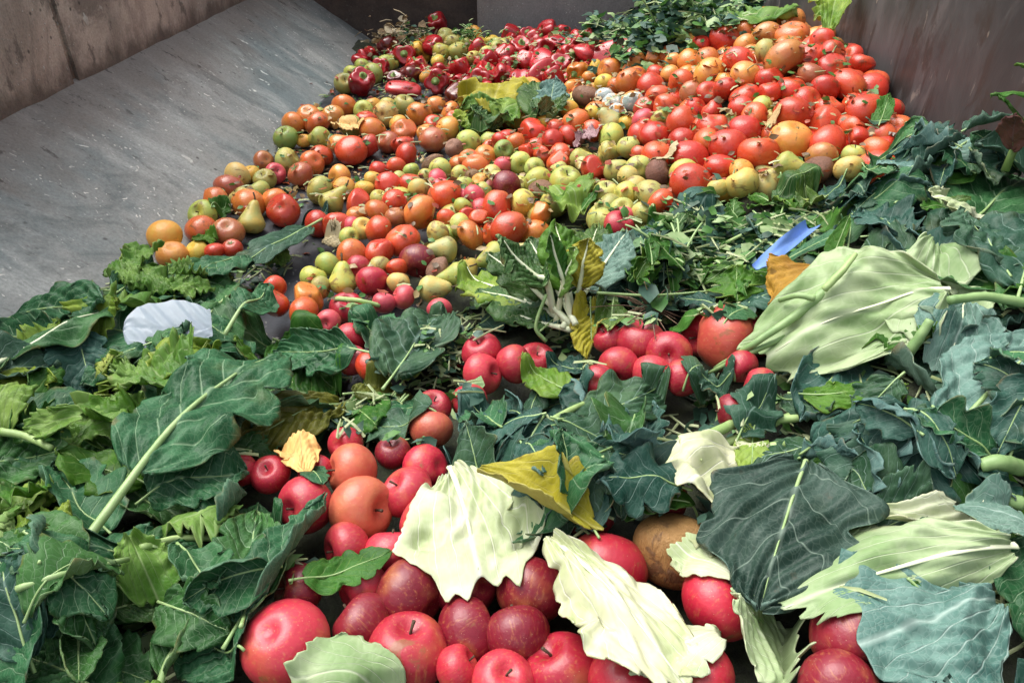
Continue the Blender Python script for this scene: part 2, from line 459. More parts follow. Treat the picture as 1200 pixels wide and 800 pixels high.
# ---------------------------------------------------------------- the pit: floor, ramp, walls
def concrete(name, c1, c2, c3, specks=(.62, .60, .55), sp=.75, streak=(1, 1, 1), rough=.85, dark=.5, bumpd=.004, ridge=False, foot=False, wet=False):
    n = NT(name)
    v = n.node('ShaderNodeTexCoord').outputs['Object']
    a = n.noise(v, 1.7, 6, .62, .4)
    b = n.noise(n.vmath('MULTIPLY', v, streak), 9, 6, .68)
    c = n.mix(n.ramp(a, .40, .60), c1, c2)
    c = n.mix(n.ramp(b, .46, .66, 0, .85), c, c3)
    d = n.noise(v, 3.2, 7, .72, .8)
    c = n.mix(n.ramp(d, .50, .64, 0, dark), c, tuple(x * .5 for x in c1))
    cl = n.noise(v, 5.5, 5, .65)
    s = n.voro(n.vmath('ADD', v, n.vmath('MULTIPLY', n.noise(v, 30, 2, col=True), (.05, .05, .05))), 55)
    sm = n.math('MULTIPLY', n.ramp(s, .10, .20, 1, 0), n.ramp(cl, .42, .62, 0, sp))
    c = n.mix(sm, c, specks)
    s2 = n.voro(n.vmath('ADD', v, (3.1, 7.7, 1.3)), 34)
    sm2 = n.math('MULTIPLY', n.ramp(s2, .08, .2, 1, 0), n.ramp(n.noise(v, 4, 4), .5, .62, 0, .8))
    c = n.mix(sm2, c, (.035, .03, .028))
    s3 = n.voro(n.vmath('ADD', n.vmath('MULTIPLY', v, streak), n.vmath('MULTIPLY', n.noise(v, 14, 3, col=True), (.12, .12, .12))), 17)
    sm3 = n.math('MULTIPLY', n.ramp(s3, .07, .15, 1, 0), n.ramp(n.noise(v, 2.5, 4), .45, .6, 0, sp))
    c = n.mix(sm3, c, tuple(min(.8, q * 1.05) for q in specks))
    sm = n.math('MAXIMUM', sm, sm3)
    sc = n.noise(n.vmath('MULTIPLY', v, tuple(q * 3 for q in streak)), 14, 5, .75)
    c = n.mix(n.ramp(sc, .60, .72, 0, .6), c, tuple(q * .45 for q in c1))
    tint = n.noise(n.vmath('ADD', v, (9.1, 2.2, 4.4)), 1.9, 3)
    c = n.mix(n.ramp(tint, .45, .7, 0, .5), c, n.mix(1.0, c, (.86, 1.03, 1.05), 'MULTIPLY'))
    xyz = n.node('ShaderNodeSeparateXYZ'); n.put(xyz.inputs[0], v)
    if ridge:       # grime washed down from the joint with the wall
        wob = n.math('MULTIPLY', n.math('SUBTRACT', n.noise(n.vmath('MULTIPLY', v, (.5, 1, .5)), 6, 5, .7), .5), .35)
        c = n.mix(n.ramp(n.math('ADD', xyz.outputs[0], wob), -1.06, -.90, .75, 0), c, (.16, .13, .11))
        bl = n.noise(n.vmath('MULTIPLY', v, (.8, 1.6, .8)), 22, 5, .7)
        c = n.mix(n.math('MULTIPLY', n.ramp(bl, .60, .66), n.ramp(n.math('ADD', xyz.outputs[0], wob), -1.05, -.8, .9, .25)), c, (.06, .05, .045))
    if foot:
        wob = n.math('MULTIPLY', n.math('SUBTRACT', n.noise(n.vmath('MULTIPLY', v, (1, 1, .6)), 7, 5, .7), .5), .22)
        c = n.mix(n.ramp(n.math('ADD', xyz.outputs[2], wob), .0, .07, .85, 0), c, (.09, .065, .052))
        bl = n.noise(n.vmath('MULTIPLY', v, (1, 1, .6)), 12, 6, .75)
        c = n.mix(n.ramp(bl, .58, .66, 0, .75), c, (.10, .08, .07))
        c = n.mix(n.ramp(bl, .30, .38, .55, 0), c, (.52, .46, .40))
    g = n.noise(v, 170, 4, .7)
    c = n.mix(n.ramp(g, .3, .75, .0, .55), c, n.mix(1.0, c, (.45, .45, .46), 'MULTIPLY'))
    h = n.math('ADD', n.math('ADD', n.math('MULTIPLY', g, .4), b), n.math('MULTIPLY', sm, .6))
    rr = n.math('ADD', n.math('MULTIPLY', a, .25), rough - .15)
    if wet:
        rr = n.ramp(n.noise(v, 7, 4, .6), .42, .56, .6, .3)
    n.set(color=c, rough=rr, normal=n.bump(h, .3 if wet else .7, bumpd))
    return n.m

M['ramp'] = concrete('ramp_concrete', (.175, .208, .208), (.30, .30, .28), (.385, .395, .375), streak=(.45, 1.3, .45), dark=.6, ridge=True, specks=(.78, .76, .70), sp=.95)
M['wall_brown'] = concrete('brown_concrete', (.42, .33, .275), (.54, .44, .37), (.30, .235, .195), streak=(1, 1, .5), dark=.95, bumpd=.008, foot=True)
M['slab'] = concrete('slab_concrete', (.25, .225, .22), (.31, .28, .27), (.21, .19, .19), streak=(1, 1, .4), dark=.4)
M['recess'] = concrete('recess_wall', (.075, .05, .04), (.10, .07, .055), (.06, .045, .04), sp=.1)
M['floor'] = concrete('wet_floor', wet=True, c1=(.026, .029, .037), c2=(.046, .049, .057), c3=(.018, .021, .026), streak=(1, .5, 1), rough=.55, dark=.6, sp=.5)

n = NT('mound_soil')
v = n.node('ShaderNodeTexCoord').outputs['Object']
f = n.noise(v, 28, 6, .7)
n.set(color=n.mix(n.ramp(f, .35, .7), (.012, .014, .008), (.035, .045, .018)), rough=.85, normal=n.bump(f, .8, .01))
M['mound'] = n.m

n = NT('steel_plate')
v = n.node('ShaderNodeTexCoord').outputs['Object']
a = n.noise(v, 2.4, 5, .6, .5)
st = n.noise(n.vmath('MULTIPLY', v, (1, 2.2, .7)), 4, 6, .68, .8)
c = n.mix(n.ramp(a, .35, .68), (.040, .038, .038), (.098, .094, .094))
c = n.mix(n.ramp(st, .50, .72, 0, .6), c, (.15, .135, .13))
ru = n.noise(n.vmath('MULTIPLY', v, (1, 2.2, .7)), 7, 6, .72, .6)
c = n.mix(n.ramp(ru, .50, .62, 0, .85), c, (.045, .035, .031))
sr = n.noise(n.vmath('MULTIPLY', n.vmath('ADD', v, (0, 3.3, 1.1)), (1, 9, .8)), 7, 4, .7, .3)
c = n.mix(n.ramp(sr, .66, .72, 0, .7), c, (.24, .20, .17))
sc = n.noise(n.vmath('MULTIPLY', v, (1, 2.4, .6)), 9, 6, .75, .6)
c = n.mix(n.ramp(sc, .63, .70, 0, .6), c, (.30, .26, .22))
c = n.mix(n.ramp(sc, .28, .36, .6, 0), c, (.02, .016, .015))
fl = n.voro(n.vmath('MULTIPLY', v, (1, 1.5, .8)), 26)
fm = n.math('MULTIPLY', n.ramp(fl, .06, .16, 1, 0), n.ramp(n.noise(v, 5, 4), .5, .6))
c = n.mix(n.math('MULTIPLY', fm, .7), c, (.38, .32, .25))
n.set(color=c, rough=n.math('ADD', n.math('MULTIPLY', st, .35), .3), metal=.25, normal=n.bump(n.math('ADD', st, n.math('MULTIPLY', fm, .8)), .35, .004))
M['steel'] = n.m

def sheet(name, P, m, nu=24, nv=24, jit=0.0, **props):
    """a slightly uneven rectangular sheet through four corners (a, b, c, d)"""
    a, b, c, d = [np.array(p, float) for p in P]
    u = np.linspace(0, 1, nu)[:, None, None]; w = np.linspace(0, 1, nv)[None, :, None]
    V = (a * (1 - u) + b * u) * (1 - w) + (d * (1 - u) + c * u) * w
    if jit:
        nr = np.cross(b - a, d - a); nr /= np.linalg.norm(nr)
        V = V + nr * (npr.rand(nu, nv, 1) - .5) * jit
    return add(name, new_mesh(name, V.reshape(-1, 3), grid_faces(nu, nv), [m]), **props)

def slab_box(name, x0, x1, y0, y1, z0, z1, m, bev=.006, parent=None, **props):
    import bmesh
    bm = bmesh.new()
    bmesh.ops.create_cube(bm, size=1)
    for q in bm.verts:
        q.co = ((x0 + x1) / 2 + q.co.x * (x1 - x0), (y0 + y1) / 2 + q.co.y * (y1 - y0), (z0 + z1) / 2 + q.co.z * (z1 - z0))
    bmesh.ops.bevel(bm, geom=bm.edges[:], offset=bev, segments=2, affect='EDGES')
    me = bpy.data.meshes.new(name); bm.to_mesh(me); bm.free(); me.materials.append(m)
    return add(name, me, parent, **props)

Y0 = -0.6
sheet('floor', [(FLOOR_L - .05, Y0, 0), (WALL_R + .02, Y0, 0), (WALL_R + .02, BACK_Y + .4, 0), (FLOOR_L - .05, BACK_Y + .4, 0)], M['floor'], 30, 60, .003, kind='structure')
RZ = (FLOOR_L - RIDGE_X) * RAMP_T
sheet('ramp', [(RIDGE_X - .03, Y0, RZ + .03 * RAMP_T), (FLOOR_L + .02, Y0, -.02 * RAMP_T), (FLOOR_L + .02, BACK_Y + .4, -.02 * RAMP_T), (RIDGE_X - .03, BACK_Y + .4, RZ + .03 * RAMP_T)],
      M['ramp'], 14, 60, .004, kind='structure')
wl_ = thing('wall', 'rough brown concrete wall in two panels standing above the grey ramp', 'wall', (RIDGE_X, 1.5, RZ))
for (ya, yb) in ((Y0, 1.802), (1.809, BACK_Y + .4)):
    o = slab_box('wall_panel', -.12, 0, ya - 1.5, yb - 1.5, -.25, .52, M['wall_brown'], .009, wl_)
wr_ = slab_box('wall', 0, .05, Y0 - 1.5, BACK_Y + .4 - 1.5, -.05, .9, M['steel'], .004, loc=(WALL_R, 1.5, 0),
               label='dark rust streaked steel plate wall behind the tomato heap', category='wall')
wb_ = thing('wall', 'back wall of the pit with a grey concrete slab between dark brown recesses', 'wall', (0, BACK_Y, 0))
slab_box('slab', -.235, .445, -.04, .10, -.02, .75, M['slab'], .01, wb_)
slab_box('recess_panel', -1.2, -.240, .12, .2, -.02, .75, M['recess'], .005, wb_)
slab_box('recess_panel', .450, WALL_R, .12, .2, -.02, .75, M['recess'], .005, wb_)
slab_box('cap_beam', -1.2, WALL_R, -.02, .2, .752, .85, M['slab'], .01, wb_)

# the packed underside of the heap
_k = 4
mx_, my_ = _gx[::_k], _gy[::_k]
MX, MY = np.meshgrid(mx_, my_, indexing='ij')
MZ = MOUND[::_k, ::_k] + (npr.rand(*MX.shape) - .5) * .012
keep = (MX < WALL_R - .005) & (MX > RIDGE_X + .004) & (MY < BACK_Y - .05)
MZ = np.where(MOUND[::_k, ::_k] <= base_z(MX, MY) + .004, base_z(MX, MY) - .02, MZ)
F_ = grid_faces(*MX.shape)
kk = keep.ravel()
F_ = F_[kk[F_].all(1)]
add('heap_terrain', new_mesh('heap_terrain', np.stack([MX, MY, MZ], -1).reshape(-1, 3), F_, [M['mound']]), kind='structure')

# ---------------------------------------------------------------- fruit shapes
def sphere_dirs(nv, nu):
    v = np.linspace(0, math.pi, nv + 1)[:, None]
    u = np.linspace(0, 2 * math.pi, nu, endpoint=False)[None, :]
    return v, u

def snoise(v, u, rs, amp, k=3):
    s = 0
    x, y, z = np.sin(v) * np.cos(u), np.sin(v) * np.sin(u), np.cos(v) + 0 * u
    for _ in range(5):
        a = rs.normal(size=3) * k * .6
        s = s + np.sin(a[0] * x + a[1] * y + a[2] * z + rs.rand() * 6.28)
    return s * amp / 2.5

def fruit_mesh(kind, seed, nv=20, nu=26):
    rs = np.random.RandomState(seed)
    v, u = sphere_dirs(nv, nu)
    r = np.sin(v) + 0 * u; z = np.cos(v) + 0 * u
    if kind in ('tomato', 'rotten', 'mould'):
        nl = rs.choice([4, 5, 6]); am = rs.uniform(.015, .05)
        z = z * rs.uniform(.78, .92)
        r = r * (1 + am * np.cos(nl * u + rs.rand() * 6) * np.exp(-(v / 1.1) ** 2))
        z = z - .20 * np.exp(-(v / .34) ** 2) - .05 * np.exp(-((math.pi - v) / .25) ** 2) * -1
        am2 = .055 if kind == 'tomato' else .085
    elif kind == 'plum':
        z = z * rs.uniform(1.22, 1.42); r = r * (1 - .07 * np.cos(v)); z = z - .14 * np.exp(-(v / .28) ** 2); am2 = .05
    elif kind == 'dented':
        z = z * .8; am2 = .11
        z = z - .2 * np.exp(-(v / .35) ** 2)
    elif kind == 'apple':
        nl = 5
        z = z * rs.uniform(.84, .94); r = r * (1 + .07 * np.cos(v))
        z = z - .34 * np.exp(-(v / .30) ** 2) + (.20 + .0 * u) * np.exp(-((math.pi - v) / .28) ** 2)
        r = r * (1 + .025 * np.cos(nl * u + 1) * np.exp(-((math.pi - v) / .9) ** 2)); am2 = .05
    elif kind == 'pear':
        ln = rs.uniform(1.15, 1.4); nk = rs.uniform(.36, .52)
        cz = np.cos(v)
        s = 1 / (1 + np.exp(-(cz - .12) * 6.0))
        r = r * (1 - nk * s) * 1.03; z = z * (1 + (ln - 1) * (cz > 0) * 1.3)
        z = z - .06 * np.exp(-(v / .2) ** 2) + .14 * np.exp(-((math.pi - v) / .28) ** 2); am2 = .03
    elif kind == 'pepper':
        nl = rs.choice([3, 4]); L = rs.uniform(.80, 1.10)
        r = np.sin(v) ** .55 + 0 * u
        r = r * (1 - .16 * (1 - np.cos(v)) / 2)
        z = np.sign(np.cos(v)) * np.abs(np.cos(v)) ** .8 * L + 0 * u
        lob = np.abs(np.cos(nl * u / 2.0 + .4)) ** .7
        r = r * (.70 + .34 * lob)
        z = z - .30 * np.exp(-(v / .5) ** 2) + (.22) * np.exp(-((math.pi - v) / .5) ** 2) * (1.2 - lob)
        am2 = .10
    elif kind == 'flatpepper':
        r = np.sin(v) ** .6 + 0 * u
        r = r * (.85 + .2 * np.abs(np.cos(1.5 * u)))
        z = z * 1.5; am2 = .12
    nz = snoise(v, u, rs, am2, 2.6) * np.sin(v) ** .5
    r = r * (1 + nz)
    z = z * (1 + snoise(v, u, rs, am2, 2.0))
    x = r * np.cos(u); y = r * np.sin(u)
    if kind == 'flatpepper':
        y = y * .55
    if kind in ('pear', 'plum', 'pepper'):
        b = rs.uniform(-.12, .12); x = x + b * z * np.abs(z)
    if kind == 'dented':
        for _ in range(2):
            d = rs.normal(size=3); d /= np.linalg.norm(d)
            P = np.stack([x, y, z + 0 * x], -1)
            q = P @ d
            P = P - np.clip(q - .62, 0, 1)[..., None] * d * .9
            x, y, z = P[..., 0], P[..., 1], P[..., 2]
    P = np.stack([x, y, z + 0 * x], -1)
    top, bot = P[0].mean(0), P[-1].mean(0)
    V = np.vstack([P[1:-1].reshape(-1, 3), top, bot])
    nr = nv - 1
    F = grid_faces(nr, nu, wrap=True)
    k = nr * nu; j = np.arange(nu); j2 = (j + 1) % nu
    T = np.vstack([np.stack([j, j2, np.full(nu, k)], -1)[:, [0, 1, 2]], np.stack([(nr - 1) * nu + j2, (nr - 1) * nu + j, np.full(nu, k + 1)], -1)])
    return V, F, T, top

MATOF = dict(tomato='tomato', plum='tomato', dented='tomato', apple='apple', pear='greenfruit', pepper='pepper', flatpepper='pepper', rotten='rotten', mould='mould')
_fm = {}
def get_fruit(kind, mat, var):
    key = (kind, mat, var)
    if key not in _fm:
        V, F, T, top = fruit_mesh(kind, hash_s(kind) + var * 7)
        _fm[key] = (tri_mesh(kind, V, F, T, [M[mat]]), top)
    return _fm[key]

def hash_s(s):
    return sum(ord(c) * (i + 3) for i, c in enumerate(s)) % 1000

def star_scar():
    nn = 10
    P = []
    for k in range(nn):
        a = 2 * math.pi * k / nn; r = .24 if k % 2 == 0 else .11
        P.append((r * math.cos(a), r * math.sin(a), .05 if k % 2 == 0 else .0))
    V = np.array(P + [(0, 0, .035)])
    T = [(k, (k + 1) % nn, nn) for k in range(nn)]
    return new_mesh('stem_scar', V, np.array(T), [M['scar']])
SCAR = star_scar()
def calyx_mesh():
    V, T = [(0, 0, .03)], []
    for k in range(5):
        a = 2 * math.pi * k / 5; q = .16
        V += [(.12 * math.cos(a - .5), .12 * math.sin(a - .5), .05), (.46 * math.cos(a), .46 * math.sin(a), .16 - .1 * (k % 2)), (.12 * math.cos(a + .5), .12 * math.sin(a + .5), .05), (.26 * math.cos(a), .26 * math.sin(a), .12)]
        b = 1 + 4 * k
        T += [(0, b, b + 3), (b, b + 1, b + 3), (b + 1, b + 2, b + 3), (0, b + 3, b + 2)]
    return new_mesh('calyx', np.array(V), np.array(T), [M['calyx']])
CALYX = calyx_mesh()
def stem_mesh(nm, pts, rad, m, n=7):
    V, F, T = tube(np.array(pts, float), rad, n)
    return tri_mesh(nm, V, F, T, [m])
STEM_A = stem_mesh('stem', [(0, 0, -.1), (.03, 0, .12), (.1, .02, .34)], [.05, .035, .05], M['stem_brown'])
STEM_P = stem_mesh('stem', [(0, 0, -.1), (.04, .02, .2), (.16, .03, .5)], [.08, .05, .06], M['stem_brown'])
STEM_B = stem_mesh('stem', [(0, 0, -.08), (0, 0, .0), (.01, 0, .04), (.02, 0, .10), (.05, .02, .34)], [.34, .36, .26, .13, .11], M['stem_green'], 9)

# ---------------------------------------------------------------- the fruit seen in the picture: kind code, x, y, width (picture pixels of the 1200 x 800 frame)
FR = '''Y 195 282 35|Y 203 294 33|O 236 269 33|N 267 272 34|G 239 253 31|O 250 238 31|O 292 241 34|E 295 258 33|N 270 222 31|G 281 230 25|y 280 209 29|Y 292 202 22|G 310 209 24|G 303 223 25|O 322 235 29|T 332 247 36|N 309 188 23|a 322 201 22|G 337 189 27|N 352 204 27|Y 228 290 25|T 270 291 22|T 253 294 18
O 346 146 26|O 361 140 27|O 372 147 28|H 337 163 26|Y 356 162 17|E 372 163 26|T 377 182 24|O 366 192 27|G 373 132 16|O 390 138 25|O 404 127 26|G 427 131 23|G 412 148 24|T 429 142 24|O 437 154 28|O 402 173 30|T 412 180 34|T 432 172 29|N 455 166 24|T 472 170 25|T 476 183 29|O 473 153 28|Y 467 143 20|y 452 136 27|G 472 125 25|G 457 124 20|O 492 135 28|Y 437 122 18|G 375 222 30|E 390 232 31|O 398 207 27|Y 402 216 25|T 445 197 22|T 463 195 23|Y 437 210 19|Y 427 221 21|T 420 233 34|T 455 218 29|G 467 210 17|T 481 216 25|G 482 200 18
O 500 154 22|N 508 164 29|T 509 143 22|O 524 149 27|O 527 129 24|O 510 121 21|T 532 138 18|W 507 192 24|G 516 198 24|W 532 174 20|O 553 185 22|O 568 182 25|O 557 194 28|G 540 205 20|W 554 207 18|Y 565 213 20|G 499 208 17|G 543 219 24|a 513 212 24|a 517 218 20|T 523 231 38|G 565 225 22|a 544 229 20|a 558 236 24|T 462 236 27|G 444 233 20|y 490 222 22
T 373 258 28|T 392 262 33|a 413 265 18|y 427 268 24|O 418 252 21|O 442 250 30|N 465 255 24|O 493 250 40|T 442 269 30|T 471 282 39|G 409 278 18|O 412 298 32|X 445 294 32|D 487 306 38|G 513 273 25|E 520 293 33|W 513 317 28|E 531 323 32|E 508 338 33|A 418 315 26|A 437 330 34|E 402 327 34|G 384 310 28|G 368 327 28|G 373 337 24|G 448 313 24|T 464 313 20|y 467 331 24|T 523 256 20|G 538 265 26|O 551 275 33
P 582 243 34|P 597 268 37|T 548 252 20|T 562 257 24|a 560 238 24|D 592 218 32|y 613 240 30|O 633 248 26|G 632 213 32|W 635 222 25|G 663 213 34|G 543 243 20|G 580 212 22
X 628 155 36|T 651 150 20|O 673 144 30|T 695 153 24|E 718 143 30|Y 733 143 18|G 717 162 30|T 586 167 20|H 589 178 22|O 605 168 22|T 647 167 24|T 616 178 22|X 635 181 22|T 667 160 26|X 655 188 28|G 609 192 24|a 592 193 20|G 627 197 22|E 682 193 18|T 700 200 33|E 715 178 26|G 727 200 30|G 735 173 24|G 688 223 26|G 712 227 30|G 713 243 28|G 727 247 26|y 737 208 26|y 735 225 26|a 732 254 18|A 725 264 32|G 655 200 20|G 672 232 22
a 752 140 24|T 778 130 28|T 757 127 24|T 804 142 36|T 770 158 36|T 750 158 26|T 800 167 29|T 770 184 35|T 750 180 20|P 830 167 31|T 806 188 42|T 838 147 34|T 853 172 44|T 873 153 38|T 888 140 30|T 890 180 44|T 845 198 33|T 811 215 42|G 802 203 32|W 773 205 30|G 743 198 27|G 762 230 34|y 740 223 28|T 775 237 30|y 868 215 36|y 843 220 20|Y 867 200 26|G 753 250 26|T 815 128 24|T 833 132 24|G 857 137 20|T 865 132 26|G 773 138 22|T 758 150 22
O 927 168 45|T 929 140 42|X 962 143 36|P 970 168 38|P 1012 133 38|T 973 130 31|X 997 152 27|X 1005 165 26|N 962 187 32|E 925 197 34|W 958 198 34|y 995 198 30|G 1005 182 26|P 1023 180 30|O 950 208 26|y 927 216 20|G 907 138 20|T 987 147 22
T 965 52 28|T 952 67 30|T 967 66 28|T 975 80 33|P 993 102 32|T 967 104 32|N 948 92 30|N 920 73 44|X 902 88 30|T 923 104 34|O 872 90 32|T 945 120 34|T 900 112 27|T 998 122 20|T 875 113 34|G 893 122 24|O 924 55 28|O 932 44 36|G 897 62 26|O 873 55 26|N 896 45 32
O 903 27 30|O 875 37 26|O 928 26 26|T 847 50 36|T 823 55 26|Y 810 52 23|T 865 73 36|O 830 73 29|O 833 90 36|O 807 73 28|O 785 65 24|O 795 72 22|O 763 70 19|O 747 75 24|O 747 93 26|T 767 87 22|O 785 87 20|T 800 100 30|N 812 110 26|T 833 112 28|T 848 107 26|T 763 102 30|T 771 117 30|O 715 83 28|O 670 103 22|W 687 113 30|Y 708 100 22|O 690 92 16|O 725 100 20|O 740 97 30|Y 622 103 24|Y 695 133 18|Y 667 128 20
M 708 115 20|M 718 122 24|M 723 130 18|M 742 120 26
B 598 42 30|B 610 57 34|B 643 38 30|B 617 43 20|b 657 52 24|B 685 50 26|b 693 63 28|b 712 62 28|B 633 60 30|B 667 68 28|b 635 73 28|B 615 73 22|B 657 78 26|B 610 90 30|B 573 73 28|B 570 92 36|b 633 87 24|B 597 78 22|b 733 65 24|b 750 63 22|G 582 57 18|G 570 65 18|Z 678 85 24|Y 698 80 18|B 585 88 24|B 590 66 24|B 650 92 24|B 625 50 22|B 670 55 22
K 455 55 22|B 477 62 34|B 490 75 22|K 480 90 24|B 423 102 28|K 463 95 20|B 447 82 22|b 473 108 26|B 507 57 28|B 513 28 30|B 515 82 24|B 513 98 32|B 540 77 34|B 550 102 24|B 568 83 30|K 535 115 28|G 452 73 20|G 437 88 22|G 424 77 18|G 413 85 18|G 405 100 22|G 517 60 20|Y 490 58 16|G 533 50 20|G 522 43 18|G 548 50 17|Y 498 90 15|Y 513 72 15|Y 555 40 18|G 535 60 20|B 563 60 24|y 556 68 16
A 335 755 98|D 430 730 68|A 480 757 90|D 485 690 80|A 458 648 60|A 408 640 56|J 432 595 76|A 470 578 58|A 358 592 64|J 410 551 60|A 497 551 54|A 405 520 40|A 508 478 42|A 372 552 38|A 315 555 44|A 283 550 28|A 537 777 54|D 560 742 78|D 605 750 72|A 650 775 90|A 590 797 72|A 710 665 92|A 755 735 86|V 789 642 92|A 842 705 84|D 785 585 46|D 730 570 38|D 1000 750 100|D 985 800 90|A 565 412 46|A 565 438 46|A 603 426 44|J 505 503 48|T 427 428 38|A 412 396 34|A 726 398 34|A 745 402 56|A 775 414 50|A 730 430 46|A 701 445 32|A 764 435 46|A 797 442 42|J 848 397 70|A 869 429 32|A 890 450 26|D 857 482 24
T 320 355 34|T 322 336 18|O 362 348 38|P 357 364 32|T 358 378 26|A 420 425 36|a 450 355 24|a 473 348 26|a 385 377 24|E 425 372 28|a 515 362 26|A 550 470 40|D 640 520 40|D 690 600 60|D 460 530 40|A 500 620 70|D 530 690 80|D 620 700 80|D 870 640 70|A 820 790 80|A 720 800 90|D 400 790 80|A 440 690 60|D 350 690 60|D 800 540 50'''
# code: mesh kind, material, colours, category, adjective
CODE = {
 'T': ('tomato', 'tomato', [(.52, .040, .018), (.47, .030, .016), (.56, .065, .022)], 'tomato', 'ripe red tomato'),
 'O': ('tomato', 'tomato', [(.60, .16, .035), (.62, .21, .05), (.57, .12, .03)], 'tomato', 'orange half ripe tomato'),
 'N': ('tomato', 'tomato', [(.38, .11, .04), (.42, .13, .04), (.36, .08, .04)], 'tomato', 'dull brownish overripe tomato'),
 'X': ('dented', 'tomato', [(.52, .035, .018), (.55, .06, .02)], 'tomato', 'squashed wrinkled red tomato'),
 'P': ('plum', 'tomato', [(.52, .05, .02), (.56, .085, .025)], 'tomato', 'long red plum tomato'),
 'G': ('apple', 'greenfruit', [(.36, .40, .09), (.40, .42, .13), (.33, .38, .10)], 'apple', 'pale green apple'),
 'H': ('apple', 'greenfruit', [(.20, .33, .07)], 'apple', 'grass green apple'),
 'y': ('apple', 'greenfruit', [(.47, .43, .11), (.50, .42, .14)], 'apple', 'yellowish green bruised apple'),
 'Y': ('tomato', 'yellowfruit', [(.62, .38, .05), (.60, .42, .07), (.66, .34, .06)], 'fruit', 'round yellow fruit'),
 'E': ('pear', 'greenfruit', [(.31, .37, .08), (.36, .39, .10), (.38, .37, .14)], 'pear', 'green pear'),
 'W': ('rotten', 'rotten', [(.26, .14, .07), (.30, .17, .10), (.22, .10, .06)], 'fruit', 'brown rotting fruit'),
 'V': ('rotten', 'rotten', [(.33, .17, .06)], 'apple', 'big brown rotten apple'),
 'M': ('mould', 'mould', [(.20, .26, .27), (.26, .31, .30)], 'orange', 'orange furred over with blue grey mould'),
 'A': ('apple', 'apple', [(.40, .015, .034), (.45, .026, .046), (.36, .012, .030)], 'apple', 'crimson apple'),
 'a': ('apple', 'apple', [(.55, .06, .08), (.50, .05, .08)], 'apple', 'small pinkish red apple'),
 'D': ('apple', 'apple', [(.17, .007, .018), (.21, .009, .021)], 'apple', 'dark red apple'),
 'J': ('apple', 'apple', [(.46, .065, .045), (.50, .10, .06)], 'apple', 'light red apple flushed orange'),
 'B': ('pepper', 'pepper', [(.42, .010, .014), (.47, .014, .016), (.38, .008, .014)], 'bell pepper', 'glossy red bell pepper'),
 'b': ('flatpepper', 'pepper', [(.45, .013, .022), (.50, .03, .035)], 'bell pepper', 'flattened torn red bell pepper'),
 'K': ('pepper', 'pepper', [(.12, .012, .012), (.18, .03, .02)], 'bell pepper', 'dark maroon wilted bell pepper'),
 'Z': ('pepper', 'pepper', [(.60, .17, .02)], 'bell pepper', 'small orange bell pepper'),
}
NAMEOF = {'T': 'tomato', 'O': 'tomato', 'N': 'tomato', 'X': 'squashed_tomato', 'P': 'plum_tomato', 'G': 'green_apple', 'H': 'green_apple', 'y': 'green_apple', 'Y': 'yellow_fruit',
          'E': 'pear', 'W': 'rotten_fruit', 'V': 'rotten_apple', 'M': 'mouldy_orange', 'A': 'apple', 'a': 'apple', 'D': 'apple', 'J': 'apple', 'B': 'bell_pepper', 'b': 'torn_bell_pepper', 'K': 'bell_pepper', 'Z': 'bell_pepper'}

ZONES = [  # where in the heap: polygon in the picture, words
 ([(640, 0), (1100, 0), (1100, 128), (740, 128), (640, 95)], 'high on the tomato heap beside the steel wall'),
 ([(740, 128), (1100, 128), (1100, 240), (740, 240)], 'low on the tomato heap above the loose greens'),
 ([(640, 95), (740, 128), (740, 290), (660, 290), (576, 210), (576, 140)], 'in the band of green fruit beside the tomato heap'),
 ([(390, 0), (760, 0), (760, 70), (640, 118), (390, 118)], 'among the peppers before the back slab'),
 ([(150, 110), (415, 110), (415, 205), (345, 260), (345, 310), (150, 310)], 'scattered at the foot of the grey ramp'),
 ([(415, 110), (580, 110), (580, 195), (415, 195)], 'on the bare floor between ramp and lettuce'),
 ([(340, 195), (600, 195), (660, 290), (560, 300), (440, 300), (340, 300)], 'in the mixed fruit spread over the floor'),
 ([(270, 300), (560, 300), (560, 450), (270, 450)], 'in the fruit spilling down to the kale leaves'),
 ([(660, 360), (920, 360), (920, 500), (660, 500)], 'in the nest of apples under the root clump'),
 ([(530, 380), (660, 380), (660, 480), (530, 480)], 'in the small group of apples below the chard bunch'),
 ([(250, 450), (560, 450), (540, 625), (250, 625)], 'in the apples beside the dry husk'),
 ([(250, 625), (1200, 500), (1200, 1000), (250, 1000)], 'in the apples under the torn cabbage leaves'),
]
def zone_of(px, py):
    for poly, w in ZONES:
        if inpoly(px, py, poly)[0]:
            return w
    return 'in the heap of waste vegetables'

fruits = []
for tok in FR.replace('\n', '|').split('|'):
    c, px, py, d = tok.split()
    px, py, d = float(px), float(py), float(d)
    P = hit(px, py)
    dep = to_px(P)[2][0]
    r = d * dep / FPX / 2
    lo, hi = {'B': (.030, .052), 'b': (.03, .05), 'K': (.028, .05)}.get(c, (.021, .050))
    r = min(max(r * (1.22 if c in 'BbKZ' else 1.06 if py > 400 else 1.13), lo), hi)
    fruits.append(dict(c=c, p=P, r=r, a=P.copy(), px=px, py=py, fill=False))
